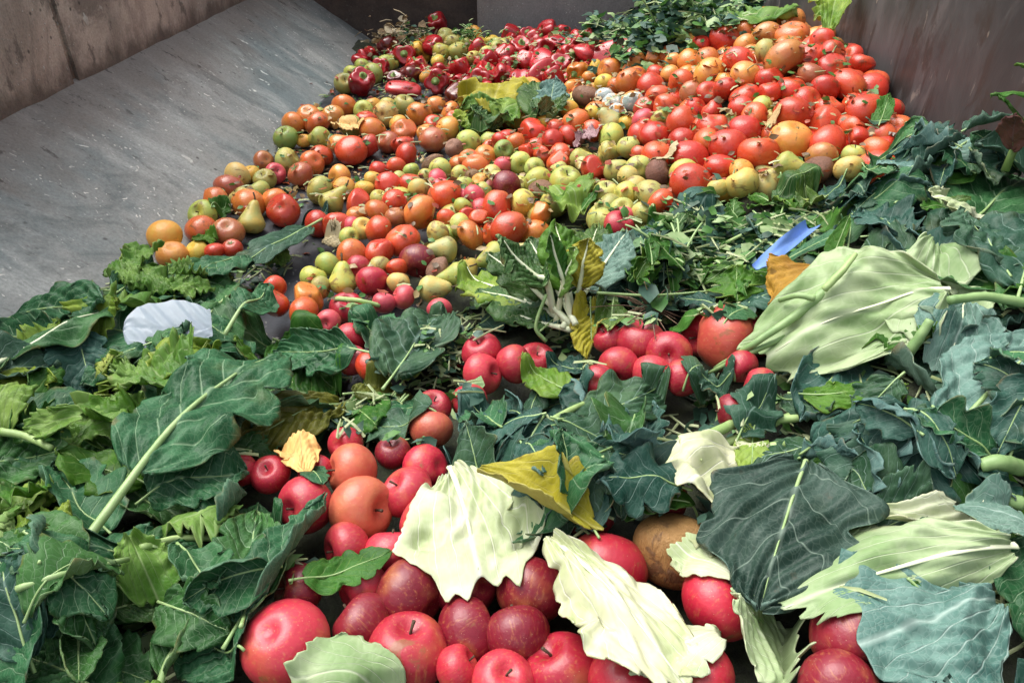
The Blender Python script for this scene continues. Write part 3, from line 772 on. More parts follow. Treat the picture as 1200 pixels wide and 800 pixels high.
# fruit half buried below the topmost ones
FZ = [[(190, 270), (330, 140), (420, 70), (500, 20), (640, 30), (760, 60), (900, 15), (985, 50), (1030, 100), (1075, 165), (1045, 200), (860, 225), (770, 265), (660, 270), (560, 330), (480, 370), (390, 380), (350, 330), (480, 290), (400, 240), (330, 245)],
      [(280, 545), (400, 505), (540, 540), (640, 640), (800, 600), (870, 690), (840, 830), (300, 830), (390, 690)], [(690, 385), (900, 375), (890, 460), (700, 460)], [(535, 395), (640, 395), (640, 450), (535, 450)]]
pts0 = np.array([f['p'] for f in fruits])
cand = 0
for it in range(12000):
    if it < 2600:
        x, y = npr.uniform(.3, .81), npr.uniform(1.2, 2.5)
    elif it < 10800:
        x, y = npr.uniform(-.75, .84), npr.uniform(.9, 3.3)
    else:
        x, y = npr.uniform(-.4, .4), npr.uniform(.25, .9)
    zs = float(surf(np.array([x]), np.array([y]))[0])
    r = npr.uniform(.027, .037)
    z = zs - npr.uniform(.012, .04)
    bz = float(base_z(x, y))
    if z < bz + r * .95:
        if zs < bz + .045:
            continue
        z = bz + r * .95
    P = np.array([x, y, z])
    px, py, _ = to_px(P)
    if not any(inpoly(px, py, q)[0] for q in FZ):
        continue
    A = np.array([f['p'] for f in fruits]); RR = np.array([f['r'] for f in fruits])
    dd = np.linalg.norm(A - P, axis=1)
    if (dd < (RR + r) * .70).any():
        continue
    k = int(np.argmin(dd))
    if dd[k] > .16:
        continue
    c = fruits[k]['c']
    c = {'M': 'O', 'V': 'D', 'Z': 'B', 'K': 'B', 'b': 'B', 'W': 'G', 'X': 'T', 'J': 'A'}.get(c, c)
    if float(px[0]) > 745 and float(py[0]) < 200 and c in 'GYyEHaAN':
        c = rnd.choice('TTO')
    if c == 'B':
        r = max(r, .034)
    fruits.append(dict(c=c, p=P, r=r, a=P.copy(), px=float(px[0]), py=float(py[0]), fill=True))
    cand += 1
    if cand >= 300:
        break
# settle: push overlapping fruit apart, keep each near its place, none below the floor or inside a wall
Pz = np.array([f['p'] for f in fruits]); An = Pz.copy(); Rr = np.array([f['r'] for f in fruits])
for it in range(70):
    D = Pz[:, None, :] - Pz[None, :, :]
    dist = np.sqrt((D ** 2).sum(-1)) + np.eye(len(Pz)) * 9
    lim = (Rr[:, None] + Rr[None, :]) * .85
    ov = np.clip(lim - dist, 0, None)
    mv = (D / dist[..., None] * ov[..., None] * .28).sum(1)
    Pz = Pz + mv + (An - Pz) * .10
    Pz[:, 2] = np.maximum(Pz[:, 2], base_z(Pz[:, 0], Pz[:, 1]) + Rr * .90)
    Pz[:, 0] = np.minimum(Pz[:, 0], WALL_R - Rr * .97)
onfl = Pz[:, 2] < base_z(Pz[:, 0], Pz[:, 1]) + Rr * 1.35
Pz[onfl, 2] = (base_z(Pz[:, 0], Pz[:, 1]) + Rr * .88)[onfl]
for f, p in zip(fruits, Pz):
    f['p'] = p

def raster_ball(p, r, sq=.95):
    i0, j0 = gidx(p[0] - r, p[1] - r); i1, j1 = gidx(p[0] + r, p[1] + r)
    X = _XX[i0:i1 + 1, j0:j1 + 1] - p[0]; Y = _YY[i0:i1 + 1, j0:j1 + 1] - p[1]
    q = r * r - X * X - Y * Y
    z = np.where(q > 0, p[2] + np.sqrt(np.maximum(q, 0)) * sq, -9)
    H[i0:i1 + 1, j0:j1 + 1] = np.maximum(H[i0:i1 + 1, j0:j1 + 1], z)
    HF[i0:i1 + 1, j0:j1 + 1] = np.maximum(HF[i0:i1 + 1, j0:j1 + 1], z)

# labels: look, neighbour of another kind, place in the heap
from collections import Counter
def art(w):
    return ('an ' if w[0] in 'aeiou' else 'a ') + w
def fit(*parts):
    w = ' '.join(x for x in parts if x)
    return w if len(w.split()) <= 16 else None
SHORT = {'ripe red tomato': 'red tomato', 'orange half ripe tomato': 'orange tomato', 'dull brownish overripe tomato': 'brownish tomato', 'squashed wrinkled red tomato': 'squashed tomato', 'long red plum tomato': 'plum tomato',
         'pale green apple': 'green apple', 'grass green apple': 'grass green apple', 'yellowish green bruised apple': 'yellowish apple', 'round yellow fruit': 'yellow fruit', 'green pear': 'pear', 'brown rotting fruit': 'rotting fruit',
         'big brown rotten apple': 'brown rotten apple', 'orange furred over with blue grey mould': 'mouldy orange', 'crimson apple': 'crimson apple', 'small pinkish red apple': 'pinkish apple', 'dark red apple': 'dark red apple',
         'light red apple flushed orange': 'orange flushed apple', 'glossy red bell pepper': 'red pepper', 'flattened torn red bell pepper': 'torn pepper', 'dark maroon wilted bell pepper': 'maroon pepper', 'small orange bell pepper': 'orange pepper'}
for f in fruits:
    adj = CODE[f['c']][4]
    f['size'] = ''
    if f['c'] in 'TOGA':
        f['size'] = 'large' if f['r'] > .0425 else ('small' if f['r'] < .0275 else '')
    f['lab'] = fit('half buried' if f['fill'] else '', f['size'], adj, zone_of(f['px'], f['py'])) or fit(adj, zone_of(f['px'], f['py']))
_cnt = Counter(f['lab'] for f in fruits)
LANDMARK = [(195, 380, 'the white plastic bag'), (190, 500, 'the long stalked kale leaf'), (320, 500, 'the olive brown leaf'), (352, 535, 'the dry corn husk'), (60, 545, 'the radiating kale leaf'),
    (80, 685, 'the lengthwise folded kale leaf'), (335, 650, 'the tall folded kale leaf'), (215, 760, 'the rolled kale leaf'), (65, 365, 'the white ribbed kale leaf'), (640, 330, 'the chard bunch'), (762, 362, 'the root clump'),
    (920, 290, 'the blue plastic strip'), (925, 345, 'the orange brown leaf'), (1010, 390, 'the big ribbed cabbage leaf'), (860, 520, 'the cauliflower base'), (900, 620, 'the large lobed broccoli leaf'),
    (1060, 670, 'the pale arched cabbage leaf'), (1120, 745, 'the crinkled blue cabbage leaf'), (1125, 258, 'the pale yellow cabbage scrap'), (1175, 150, 'the standing weed'), (1065, 160, 'the cardboard scrap'),
    (610, 590, 'the yellow olive leaf'), (1165, 455, 'the long straight midrib leaf'), (830, 262, 'the tangle of shredded stems'), (190, 325, 'the lettuce by the ramp'), (545, 640, 'the creamy cabbage leaf'),
    (715, 725, 'the long torn cabbage leaf'), (400, 675, 'the fresh green leaf'), (789, 642, 'the brown rotten apple'), (425, 790, 'the front cabbage leaf'), (890, 750, 'the flat cut cabbage piece'), (600, 425, 'the small apple group'),
    (750, 425, 'the apple nest'), (580, 130, 'the limp lettuce head'), (640, 120, 'the dark tuft of leaves'), (725, 122, 'the mouldy oranges'), (682, 172, 'the purple onion skin'), (1043, 130, 'the leaf leaning on the wall'),
    (790, 35, 'the bushy herbs'), (470, 25, 'the dried leaves'), (635, 25, 'the back slab'), (660, 245, 'the curled lettuce leaf'), (1010, 100, 'the steel wall'), (435, 440, 'the shredded pale stems')]
def landmark(px, py, lim):
    d = [math.hypot(px - a, (py - b) * 1.3) for a, b, _ in LANDMARK]
    k = int(np.argmin(d))
    return LANDMARK[k][2] if d[k] < lim * (1.0 if py > 300 else .7) else None

for k, f in enumerate(fruits):
    if _cnt[f['lab']] < 2:
        continue
    dd = np.linalg.norm(Pz - Pz[k], axis=1)
    near = [SHORT[CODE[fruits[q]['c']][4]] for q in np.argsort(dd)[1:9] if dd[q] < (Rr[q] + Rr[k]) * 1.25 and fruits[q]['c'] != f['c']]
    near = list(dict.fromkeys(near))
    zz = zone_of(f['px'], f['py'])
    head = ('buried ' if f['fill'] else '') + (f['size'] + ' ' if f['size'] else '') + (CODE[f['c']][4])
    opts = []
    if len(near) > 1:
        opts.append(fit(head, 'between', art(near[0]), 'and', art(near[1]), zz))
        opts.append(fit(head.replace(CODE[f['c']][4], SHORT[CODE[f['c']][4]]), 'between', art(near[0]), 'and', art(near[1]), zz))
    if near:
        opts.append(fit(head, 'touching', art(near[0]), zz))
        opts.append(fit(head.replace(CODE[f['c']][4], SHORT[CODE[f['c']][4]]), 'touching', art(near[0]), zz))
    if not near:
        opts.append(fit(head, 'among its like', zz))
    lmk = landmark(f['px'], f['py'], 95)
    if lmk:
        hd = head if len(near) < 2 else head.replace(CODE[f['c']][4], SHORT[CODE[f['c']][4]])
        nb = ('between ' + art(near[0]) + ' and ' + art(near[1])) if len(near) > 1 else ('touching ' + art(near[0])) if near else ''
        opts = [fit(hd, nb, 'near', lmk), fit(head, 'near', lmk)] + opts
    f['lab'] = next((o for o in opts if o), f['lab'])
for f in fruits:
    kind, mat, cols, cat, adj = CODE[f['c']]
    if f['c'] in 'TO' and rnd.random() < .30:
        kind = 'dented'
    me, top = get_fruit(kind, mat, rnd.randrange(5 if kind in ('tomato', 'apple', 'pear', 'pepper') else 3))
    z = zone_of(f['px'], f['py'])
    size = ''
    if kind in ('tomato', 'apple') and f['c'] in 'TOGA':
        size = 'large ' if f['r'] > .0425 else ('small ' if f['r'] < .0275 else '')
    lab = f['lab']
    o = bpy.data.objects.new(NAMEOF[f['c']], me)
    COL.objects.link(o)
    q = f['r']
    stretch = 1.0
    o.location = f['p']
    o.scale = (q, q, q)
    tilt = rnd.gauss(0, 1)
    if kind in ('pear', 'plum', 'pepper', 'flatpepper'):
        ang = math.radians(rnd.uniform(20 if kind == 'pepper' else 55, 110)); o.scale = (q * .93, q * .93, q * .93)
    elif kind in ('apple', 'dented'):
        ang = math.radians(rnd.uniform(0, 130))
    else:
        ang = math.radians(abs(rnd.gauss(0, 45)) + (180 if rnd.random() < .45 else 0))
    az = rnd.uniform(0, 6.283)
    M3 = Matrix.Rotation(az, 3, 'Z') @ Matrix.Rotation(ang, 3, 'X') @ Matrix.Rotation(rnd.uniform(0, 6.28), 3, 'Z')
    fx = {(432, 595): (.75, .1, .45), (565, 412): (-.25, .6, .5), (508, 478): (.1, .65, .6), (332, 247): (0, .1, 1), (423, 102): (.25, .3, .9), (295, 258): (.1, 1, .1), (402, 327): (0, 1, .25),
          (718, 143): (-.6, .8, .1), (533, 323): (-1, -.2, .1), (531, 323): (-.95, -.2, .2), (508, 338): (1, .1, .25), (727, 247): (0, .3, 1), (712, 227): (0, .75, .7), (663, 213): (.1, .5, .8),
          (582, 243): (.15, 1, .2), (597, 268): (.9, .35, .1), (1012, 133): (.9, .35, .1), (390, 232): (.6, .8, 0), (337, 163): (-.2, .6, .75), (322, 201): (.5, .2, .8), (410, 551): (-.9, .1, .5),
          (480, 757): (.1, .9, .3), (335, 755): (.2, -.6, -.7), (710, 665): (.2, .8, -.4), (458, 648): (0, .9, -.2), (485, 690): (-.8, .3, -.5)}.get((int(f['px']), int(f['py'])))
    if fx and not f['fill']:
        w = Vector(R_CAM @ np.array(fx)).normalized()
        M3 = w.to_track_quat('Z', 'Y').to_matrix() @ Matrix.Rotation(rnd.uniform(0, 6.28), 3, 'Z')
    o.rotation_euler = M3.to_euler()
    col = rnd.choice(cols); j = rnd.uniform(.86, 1.14)
    o.color = (col[0] * j, col[1] * j * rnd.uniform(.9, 1.15), col[2] * j, 1)
    o['label'] = lab; o['category'] = cat; o['group'] = lab
    if kind in ('tomato', 'plum', 'dented') and f['c'] != 'Y':
        if rnd.random() < .14:
            add('calyx', CALYX, o, (top[0], top[1], top[2] + .0))
        else:
            add('stem_scar', SCAR, o, (top[0], top[1], top[2] - .015))
    elif kind == 'apple' and f['c'] != 'V':
        add('stem', STEM_A, o, tuple(top))
    elif kind == 'pear':
        add('stem', STEM_P, o, tuple(top))
    elif kind == 'pepper':
        add('stem', STEM_B, o, tuple(top))
    raster_ball(f['p'], f['r'])

# ---------------------------------------------------------------- leaves
def snz(x, rs, k, n=4):
    s = 0
    for i in range(n):
        s = s + np.sin(x * k * rs.uniform(.6, 1.8) + rs.rand() * 6.28) / (1 + .4 * i)
    return s / 1.6

SH = {   # outline, veins per leaf, ruffle, quilting, default width / length
 'collard': dict(fan=False, N=7, ruf=.05, rf=4.0, qt=.006, ar=.72, lob=.04),
 'broccoli': dict(fan=False, N=6, ruf=.075, rf=3.6, qt=.004, ar=.66, lob=.16),
 'chard': dict(fan=False, N=9, ruf=.055, rf=4.0, qt=.010, ar=.52, lob=.05),
 'cabbage': dict(fan=True, N=4, ruf=.045, rf=2.2, qt=.0022, ar=1.05, lob=.05),
 'lettuce': dict(fan=True, N=4, ruf=.11, rf=5.0, qt=.009, ar=.85, lob=.09),
 'small': dict(fan=False, N=5, ruf=.05, rf=3.0, qt=.006, ar=.45, lob=.06),
 'round': dict(fan=True, N=4, ruf=.04, rf=2.0, qt=.002, ar=1.0, lob=.03),
 'lobed': dict(fan=False, N=4, ruf=.03, rf=1.6, qt=.001, ar=.9, lob=.22),
 'jag': dict(fan=False, N=5, ruf=.05, rf=3.0, qt=.004, ar=.75, lob=.38),
}
def leaf_local(shape, L, W, rs, nt, nu, curl=0.0, ruf=1.0, fold=0.0, bend=0.0, side=0.0, crumple=0.0):
    d = SH[shape]
    t = np.linspace(0, 1, nt)[:, None]; u = np.linspace(-1, 1, nu)[None, :]
    sgn = np.sign(u); au = np.abs(u)
    if d['fan']:
        w = (t + .05) ** .62 * (1.02 - .20 * t ** 3)
        w = w / w.max()
        back = .30 * au ** 2.2 * t ** 1.5
    else:
        w = np.sin(math.pi * (t * .985 + .012) ** .82) ** .62 * (1 - .22 * t)
        w = w / w.max()
        back = -.10 * au * np.sin(math.pi * t)
    el = snz(t + 3 * (u > 0), rs, 16, 4) * d['lob']
    el = el + snz(t + 7 * (u > 0), rs, 60, 3) * {'lettuce': .05, 'cabbage': .012}.get(shape, .022)
    for sd in (0, 1) if shape not in ('round', 'lobed') else ():   # tears running in from the edge
        for _ in range(rs.randint(0, 4)):
            dp = rs.uniform(.12, .5) * (1.3 if shape == 'cabbage' else .8)
            el = el - dp * np.exp(-((t - rs.uniform(.15, .95)) / rs.uniform(.012, .05)) ** 2) * ((u > 0) == bool(sd))
    if shape == 'jag':
        el = el - .25 * np.abs(np.sin(t * 9 + .7)) 
    w2 = w * (1 + el * au ** 2)
    a = u * w2 * W / 2
    s = (t - back) * L * (1 + (.05 if d['fan'] else .03) * snz(u, rs, 5) * t + (.035 * snz(u, rs, 17, 3) * t ** 4 if d['fan'] else 0))
    wob = .35 * snz(u * 1.3 + 2 * t, rs, 3, 3)
    if d['fan']:
        ph = u * d['N'] * (1 + .06 * snz(t, rs, 6, 3)) + .25 * snz(t, rs, 5, 2) * au
    else:
        ph = (t - .26 * au ** 1.1) * d['N'] + .5 * (u > 0) + .12 * snz(au * 2 + (u > 0), rs, 4, 2)
    q = np.abs(np.sin(math.pi * ph)) ** .7
    z = d['qt'] * q * (1 - au ** 6) * (.35 + .65 * au ** .5) * min(1.0, W / .12)
    pz = 2 * math.pi * d['rf']
    amp = d['ruf'] * ruf * W
    z = z + amp * au ** 2.0 * (np.sin(pz * t + rs.rand() * 6 + 1.7 * (u > 0) + 1.2 * snz(t + 2 * (u > 0), rs, 7)) * .6 + .7 * snz(t * 1.0 + 5 * (u > 0), rs, 8 if shape == 'cabbage' else 17, 3))
    if d['fan']:                   # thick ribs fanning out, a cupped hand of a leaf
        dr = np.abs((ph + .5) % 1 - .5)
        z = z + .0016 * np.exp(-(dr / .13) ** 2) * (1.1 - t)
        z = z + .05 * W * snz(u * 1.2 + 1.5 * t, rs, 2.2, 3) + .09 * L * (t - .4) ** 2
        z = z + .006 * np.abs(snz(u * 3 + t, rs, 2.6, 2)) * t * W / .15
    z = z + .035 * W * snz(t * 2 + u, rs, 4, 3) + .02 * W * snz(t * 3 - 2 * u, rs, 7, 3)
    if crumple:
        z = z + crumple * W * (np.abs(snz(t * 2.2 + u * 1.1, rs, 6, 3)) + np.abs(snz(t * 1.4 - u * 1.6, rs, 7, 3)) + .5 * np.abs(snz(t * 3 + u * 3, rs, 9, 3)))
    for _ in range(4):             # creases
        th_ = rs.rand() * math.pi; t0_, u0_ = rs.uniform(.2, .9), rs.uniform(-.7, .7)
        dd_ = (t - t0_) * math.cos(th_) + (u - u0_) * math.sin(th_) * .5
        z = z + rs.uniform(-.13, .13) * min(W, .09) * np.abs(dd_)
    if shape in ('collard', 'broccoli', 'chard'):      # fine crinkling
        z = z + .018 * min(W, .1) * (np.abs(snz(t * 4 + u * 1.7, rs, 4.5, 3)) + np.abs(snz(t * 3 - u * 2.3, rs, 5, 3)))
    z = z + curl * (a ** 2) / max(W, 1e-4) * 2
    if fold:                       # one half folded up about the midrib
        fa = fold * np.clip(au, 0, 1)
        up = np.where(u > 0, 1.0, .35)
        z = z + np.sin(fa) * np.abs(a) * up * .9
        a = a * np.where(u > 0, np.cos(fa), 1)
    if shape == 'cabbage':         # a few broad limp folds
        for _ in range(3):
            th_ = rs.rand() * math.pi; d_ = (t - rs.uniform(.2, .8)) * math.cos(th_) + (u - rs.uniform(-.6, .6)) * .5 * math.sin(th_)
            z = z + rs.uniform(-.14, .14) * W * np.tanh(d_ * 5)
    ss = t * L
    z = z + bend * L * (4 * t * (1 - t)) - .0 * ss
    a = a + side * L * np.sin(math.pi * t) * .5
    uu = np.broadcast_to(u, z.shape)
    lc = np.stack([s + 0 * u, u * w2 * W / 2 + 0 * t, 0 * z], -1)
    return s + 0 * u, a + 0 * t, z, ph + 0 * t, uu, lc

def splat(P, A=None):
    """P: grid of points (n, m, 3); raises the raster"""
    Q = [P.reshape(-1, 3), ((P[1:, 1:] + P[:-1, :-1]) / 2).reshape(-1, 3), ((P[1:] + P[:-1]) / 2).reshape(-1, 3), ((P[:, 1:] + P[:, :-1]) / 2).reshape(-1, 3)]
    Q = np.vstack(Q)
    i, j = gidx(Q[:, 0], Q[:, 1])
    A = H if A is None else A
    np.maximum.at(A, (i, j), Q[:, 2])
    np.maximum.at(A, (np.minimum(i + 1, GNX - 1), j), Q[:, 2] - .001)
    np.maximum.at(A, (i, np.minimum(j + 1, GNY - 1)), Q[:, 2] - .001)
    if A is H:
        splat(P, HT)

def dil(A):
    B = np.pad(A, 1, mode='edge')
    return np.max([B[i:i + A.shape[0], j:j + A.shape[1]] for i in range(3) for j in range(3)], 0)

def smooth_grid(A, n):
    for _ in range(n):
        B = np.pad(A, 1, mode='edge')
        A = .5 * A + .125 * (B[2:, 1:-1] + B[:-2, 1:-1] + B[1:-1, 2:] + B[1:-1, :-2])
    return A

def leaf_mesh(P, mats, ph, uu, lc, thick, fan=False, nv_=8, holes=None):
    n, m = P.shape[:2]
    tt = np.linspace(0, 1, n)[:, None] + 0 * uu
    wv = .085 * (1 - .8 * tt) + .006 if fan else (.085 - .055 * np.abs(uu)) * min(1.0, nv_ / 8)
    wv2 = np.clip(tt - .25, .001, 1) * .10 * (1.25 - tt) if fan else np.clip(np.abs(uu) - .35, .001, 1) * .05
    dt = np.gradient(P, axis=0); du = np.gradient(P, axis=1)
    N = np.cross(dt, du)
    N /= np.linalg.norm(N, axis=-1, keepdims=True) + 1e-9
    if N[..., 2].mean() < 0:
        N = -N
        fl = True
    else:
        fl = False
    Bt = P - N * thick
    F1 = grid_faces(n, m, 0, fl)
    F2 = grid_faces(n, m, n * m, not fl)
    loop = np.concatenate([np.arange(m), np.arange(1, n) * m + m - 1, (n - 1) * m + np.arange(m - 2, -1, -1), np.arange(n - 2, 0, -1) * m])
    l2 = np.roll(loop, -1)
    F3 = np.stack([loop, l2, l2 + n * m, loop + n * m], -1) if not fl else np.stack([l2, loop, loop + n * m, l2 + n * m], -1)
    if holes is not None:          # eaten and torn holes go through both sides
        ii, jj = np.meshgrid(np.arange(n - 1), np.arange(m - 1), indexing='ij')
        keep = np.ones((n - 1) * (m - 1), bool)
        for _ in range(holes.randint(1, 3)):
            ci, cj = holes.uniform(.25, .95) * n, holes.uniform(.1, .9) * m
            ra, rb = holes.uniform(1.5, 2.9), holes.uniform(1.4, 2.4)
            keep &= ((((ii - ci) / ra) ** 2 + ((jj - cj) / rb) ** 2) > 1).ravel()
        F1, F2 = F1[keep], F2[keep]
    V = np.vstack([P.reshape(-1, 3), Bt.reshape(-1, 3)])
    F = np.vstack([F1, F2, F3])
    mi = np.concatenate([np.zeros(len(F1)), np.ones(len(F2)), np.ones(len(F3))])
    at = {'ph': ('FLOAT', np.tile(ph.ravel(), 2)), 'uu': ('FLOAT', np.tile(uu.ravel(), 2)), 'lc': ('FLOAT_VECTOR', np.tile(lc.reshape(-1, 3), (2, 1))),
          'wv': ('FLOAT', np.tile(wv.ravel(), 2)), 'wv2': ('FLOAT', np.tile(wv2.ravel(), 2))}
    return new_mesh('blade', V, F, mats, mi, True, at)

LEAFNAME = {'collard': 'kale_leaf', 'broccoli': 'broccoli_leaf', 'chard': 'chard_leaf', 'cabbage': 'cabbage_leaf', 'lettuce': 'lettuce_leaf', 'small': 'small_leaf', 'jag': 'jagged_leaf', 'lobed': 'broccoli_leaf', 'round': 'withered_leaf'}

def lay_leaf(shape, mat, base, tip, label, cat='leaf', ar=None, roll=0.0, curl=0.0, ruf=1.0, fold=0.0, bend=.06, pet=.14, rib=None, ribr=None, side=0.0, crumple=0.0,
             res=(40, 24), lift=.004, rest=True, seed=None, parent=None, group=None, maxup=.055, name=None, stiff=.5, thick=.0011, flip=False, ribmat=None, smooth=4, test=None, part='blade', top=.35):
    """a leaf from the end of its stalk to its tip (points in the world), laid over all that is there already"""
    rs = np.random.RandomState(rnd.randrange(1 << 30) if seed is None else seed)
    base = np.array(base, float); tip = np.array(tip, float)
    dv = tip - base
    Lt = np.linalg.norm(dv)
    if Lt < .01:
        return None
    dv /= Lt
    L = Lt * (1 - pet)
    W = L * (ar or SH[shape]['ar'])
    nt, nu = res
    s, a, z, ph, uu, lc = leaf_local(shape, L, W, rs, nt, nu, curl, ruf, fold, 0.0, side, crumple)
    up = np.array([0, 0, 1.0])
    lat = np.cross(dv, up); lat /= np.linalg.norm(lat) + 1e-9
    nrm = np.cross(lat, dv)
    ca, sa = math.cos(roll), math.sin(roll)
    lat, nrm = lat * ca + nrm * sa, nrm * ca - lat * sa
    sp = s + Lt * pet
    tt = np.clip(sp / Lt, 0, 1.2)
    P = base + sp[..., None] * dv + a[..., None] * lat + z[..., None] * nrm
    P[..., 2] += bend * Lt * 4 * tt * (1 - tt) * (tt < 1)
    if rest:
        i0, j0 = gidx(P[..., 0].min() - .03, P[..., 1].min() - .03); i1, j1 = gidx(P[..., 0].max() + .03, P[..., 1].max() + .03)
        r = int(max(1, stiff * 4))
        sub = H[i0:i1 + 1, j0:j1 + 1] * (1 - top) + HT[i0:i1 + 1, j0:j1 + 1] * top
        bl = np.maximum(blur(sub, r), sub * .35 + blur(sub, r) * .65)
        ii, jj = gidx(P[..., 0], P[..., 1])
        fl = bl[np.clip(ii - i0, 0, bl.shape[0] - 1), np.clip(jj - j0, 0, bl.shape[1] - 1)] + lift
        z0 = P[..., 2]
        over = z0 - fl
        tz = np.where(over < 0, fl + .25 * np.maximum(over, -.02) * 0 , np.where(over > maxup, fl + maxup + .25 * (over - maxup), z0))
        dz = smooth_grid(tz - z0, smooth)
        zz = z0 + dz
        zz = np.maximum(zz, fl - .010)
        hf = blur(dil(HF[i0:i1 + 1, j0:j1 + 1]), 1)
        gu = np.clip((P[..., 0] - GX0) / GS - .5 - i0, 0, hf.shape[0] - 1.001); gv = np.clip((P[..., 1] - GY0) / GS - .5 - j0, 0, hf.shape[1] - 1.001)
        a0, b0_ = gu.astype(int), gv.astype(int); fu, fv = gu - a0, gv - b0_
        a1, b1 = np.minimum(a0 + 1, hf.shape[0] - 1), np.minimum(b0_ + 1, hf.shape[1] - 1)
        hfi = (hf[a0, b0_] * (1 - fu) + hf[a1, b0_] * fu) * (1 - fv) + (hf[a0, b1] * (1 - fu) + hf[a1, b1] * fu) * fv
        zz = np.maximum(zz, hfi + lift * .6 + .002)
        P[..., 2] = zz
    # keep inside the pit
    if test is not None and (P[..., 0] > WALL_R).mean() > .06:
        return None
    P[..., 0] -= min(.12, max(0.0, P[..., 0].max() - (WALL_R - .006)))
    P[..., 0] = np.minimum(P[..., 0], WALL_R - .006)
    P[..., 1] = np.minimum(P[..., 1], BACK_Y - .05)
    P[..., 2] = np.maximum(P[..., 2], base_z(P[..., 0], P[..., 1]) + .004)
    if test is not None and not test(P):
        return None
    if rest:                       # the pile packs down: the next leaf may press this one flatter
        Pl = P.copy(); Pl[..., 2] = np.maximum(np.minimum(P[..., 2], fl + .004), fl + .30 * (P[..., 2] - fl))
        splat(Pl)
        splat(P, HT)
    mc = nu // 2
    c = (P[:, mc] + P[:, nu - 1 - mc]) / 2
    b0 = c[0] - (c[min(4, nt - 1)] - c[0]) / np.linalg.norm(c[min(4, nt - 1)] - c[0]) * Lt * pet
    hb = float(h_at(b0[0], b0[1], MOUND)) + .004
    b0[2] = max(min(b0[2], base[2] + .03), hb)
    org = b0.copy()
    if parent is None:
        root = thing(name or LEAFNAME[shape], label, cat, tuple(org), group)
        off = org
    else:
        root = parent
        off = np.array(parent.location)
    me = leaf_mesh(P - off, LM[mat], ph, uu, lc, thick, SH[shape]['fan'], SH[shape]['N'], None)
    bo = add(part, me, root)
    if rib is None:
        rib = not SH[shape]['fan']
    if rib:
        rr = (ribr or max(.0026, min(.0085, .018 * L + .0006))) * .62
        nrp = 5
        kk = np.linspace(0, 1, nrp)[:-1, None]
        pet_pts = b0 * (1 - kk) + c[0] * kk
        st = max(1, nt // 14)
        rp = np.vstack([pet_pts, c[::st]])
        tk = np.linspace(0, 1, len(rp))
        rad = rr * (1 - .86 * tk ** .8)
        for _ in range(4):
            rp[1:-1] = (rp[:-2] + 2 * rp[1:-1] + rp[2:]) / 4
        rp[:, 2] += rad * .25
        V, F, T = tube(rp - off, rad, 7, .45 if SH[shape]['fan'] else 1.0)
        add('midrib' if parent is None else 'stalk', tri_mesh('midrib', V, F, T, [M[ribmat or 'rib']]), root if parent is None else bo)
    return root

def px_leaf(shape, mat, bx, by, tx, ty, label, blift=0.0, tlift=0.0, **kw):
    w = kw.get('top', .35)
    A = blur(H * (1 - w) + HT * w, 2)
    b, t = hit(bx, by, A, .006 + blift), hit(tx, ty, A, .006 + tlift)
    return lay_leaf(shape, mat, b, near_depth(b, t, bx, by, tx, ty), label, **kw)

def near_depth(b, t, bx, by, tx, ty, k=1.25):
    """pull the far end of a leaf back towards the near one when its ray slips past the heap"""
    db, dt = to_px(b)[2][0], to_px(t)[2][0]
    lim = k * math.hypot(tx - bx, ty - by) * db / FPX
    if abs(dt - db) > lim:
        dt = db + math.copysign(lim, dt - db)
    return ORIG + ray(tx, ty) * dt

# litter of shredded leaves and stems between and under the leaves (nobody could count it)
GREEN = [[(-500, 330), (60, 360), (160, 320), (290, 300), (380, 285), (400, 330), (480, 350), (560, 330), (560, 290), (650, 265), (780, 255), (900, 215), (1010, 205), (1060, 170), (1130, 150), (1700, 100), (1700, 1500), (-500, 1500)],
         [(715, 0), (1000, 0), (960, 30), (880, 25), (840, 30), (790, 60), (715, 62)]]
KEEP = [[(-600, 100), (135, 100), (135, 322), (60, 350), (0, 376), (-600, 440)], [(275, 545), (400, 505), (540, 535), (520, 610), (640, 640), (800, 590), (880, 690), (870, 815), (250, 815), (280, 710), (380, 670), (330, 620)], [(930, 700), (1050, 700), (1060, 815), (930, 815)],
        [(690, 385), (905, 370), (900, 470), (695, 462)], [(535, 393), (645, 393), (645, 450), (535, 450)], [(485, 455), (530, 455), (530, 520), (485, 520)],
        [(300, 325), (400, 325), (440, 440), (400, 440), (300, 385)],
        [(180, 300), (230, 230), (330, 130), (420, 60), (640, 0), (720, 60), (900, 10), (1040, 90), (1045, 180), (900, 212), (790, 250), (660, 260), (540, 330), (530, 370), (440, 370), (340, 330), (340, 290)]]

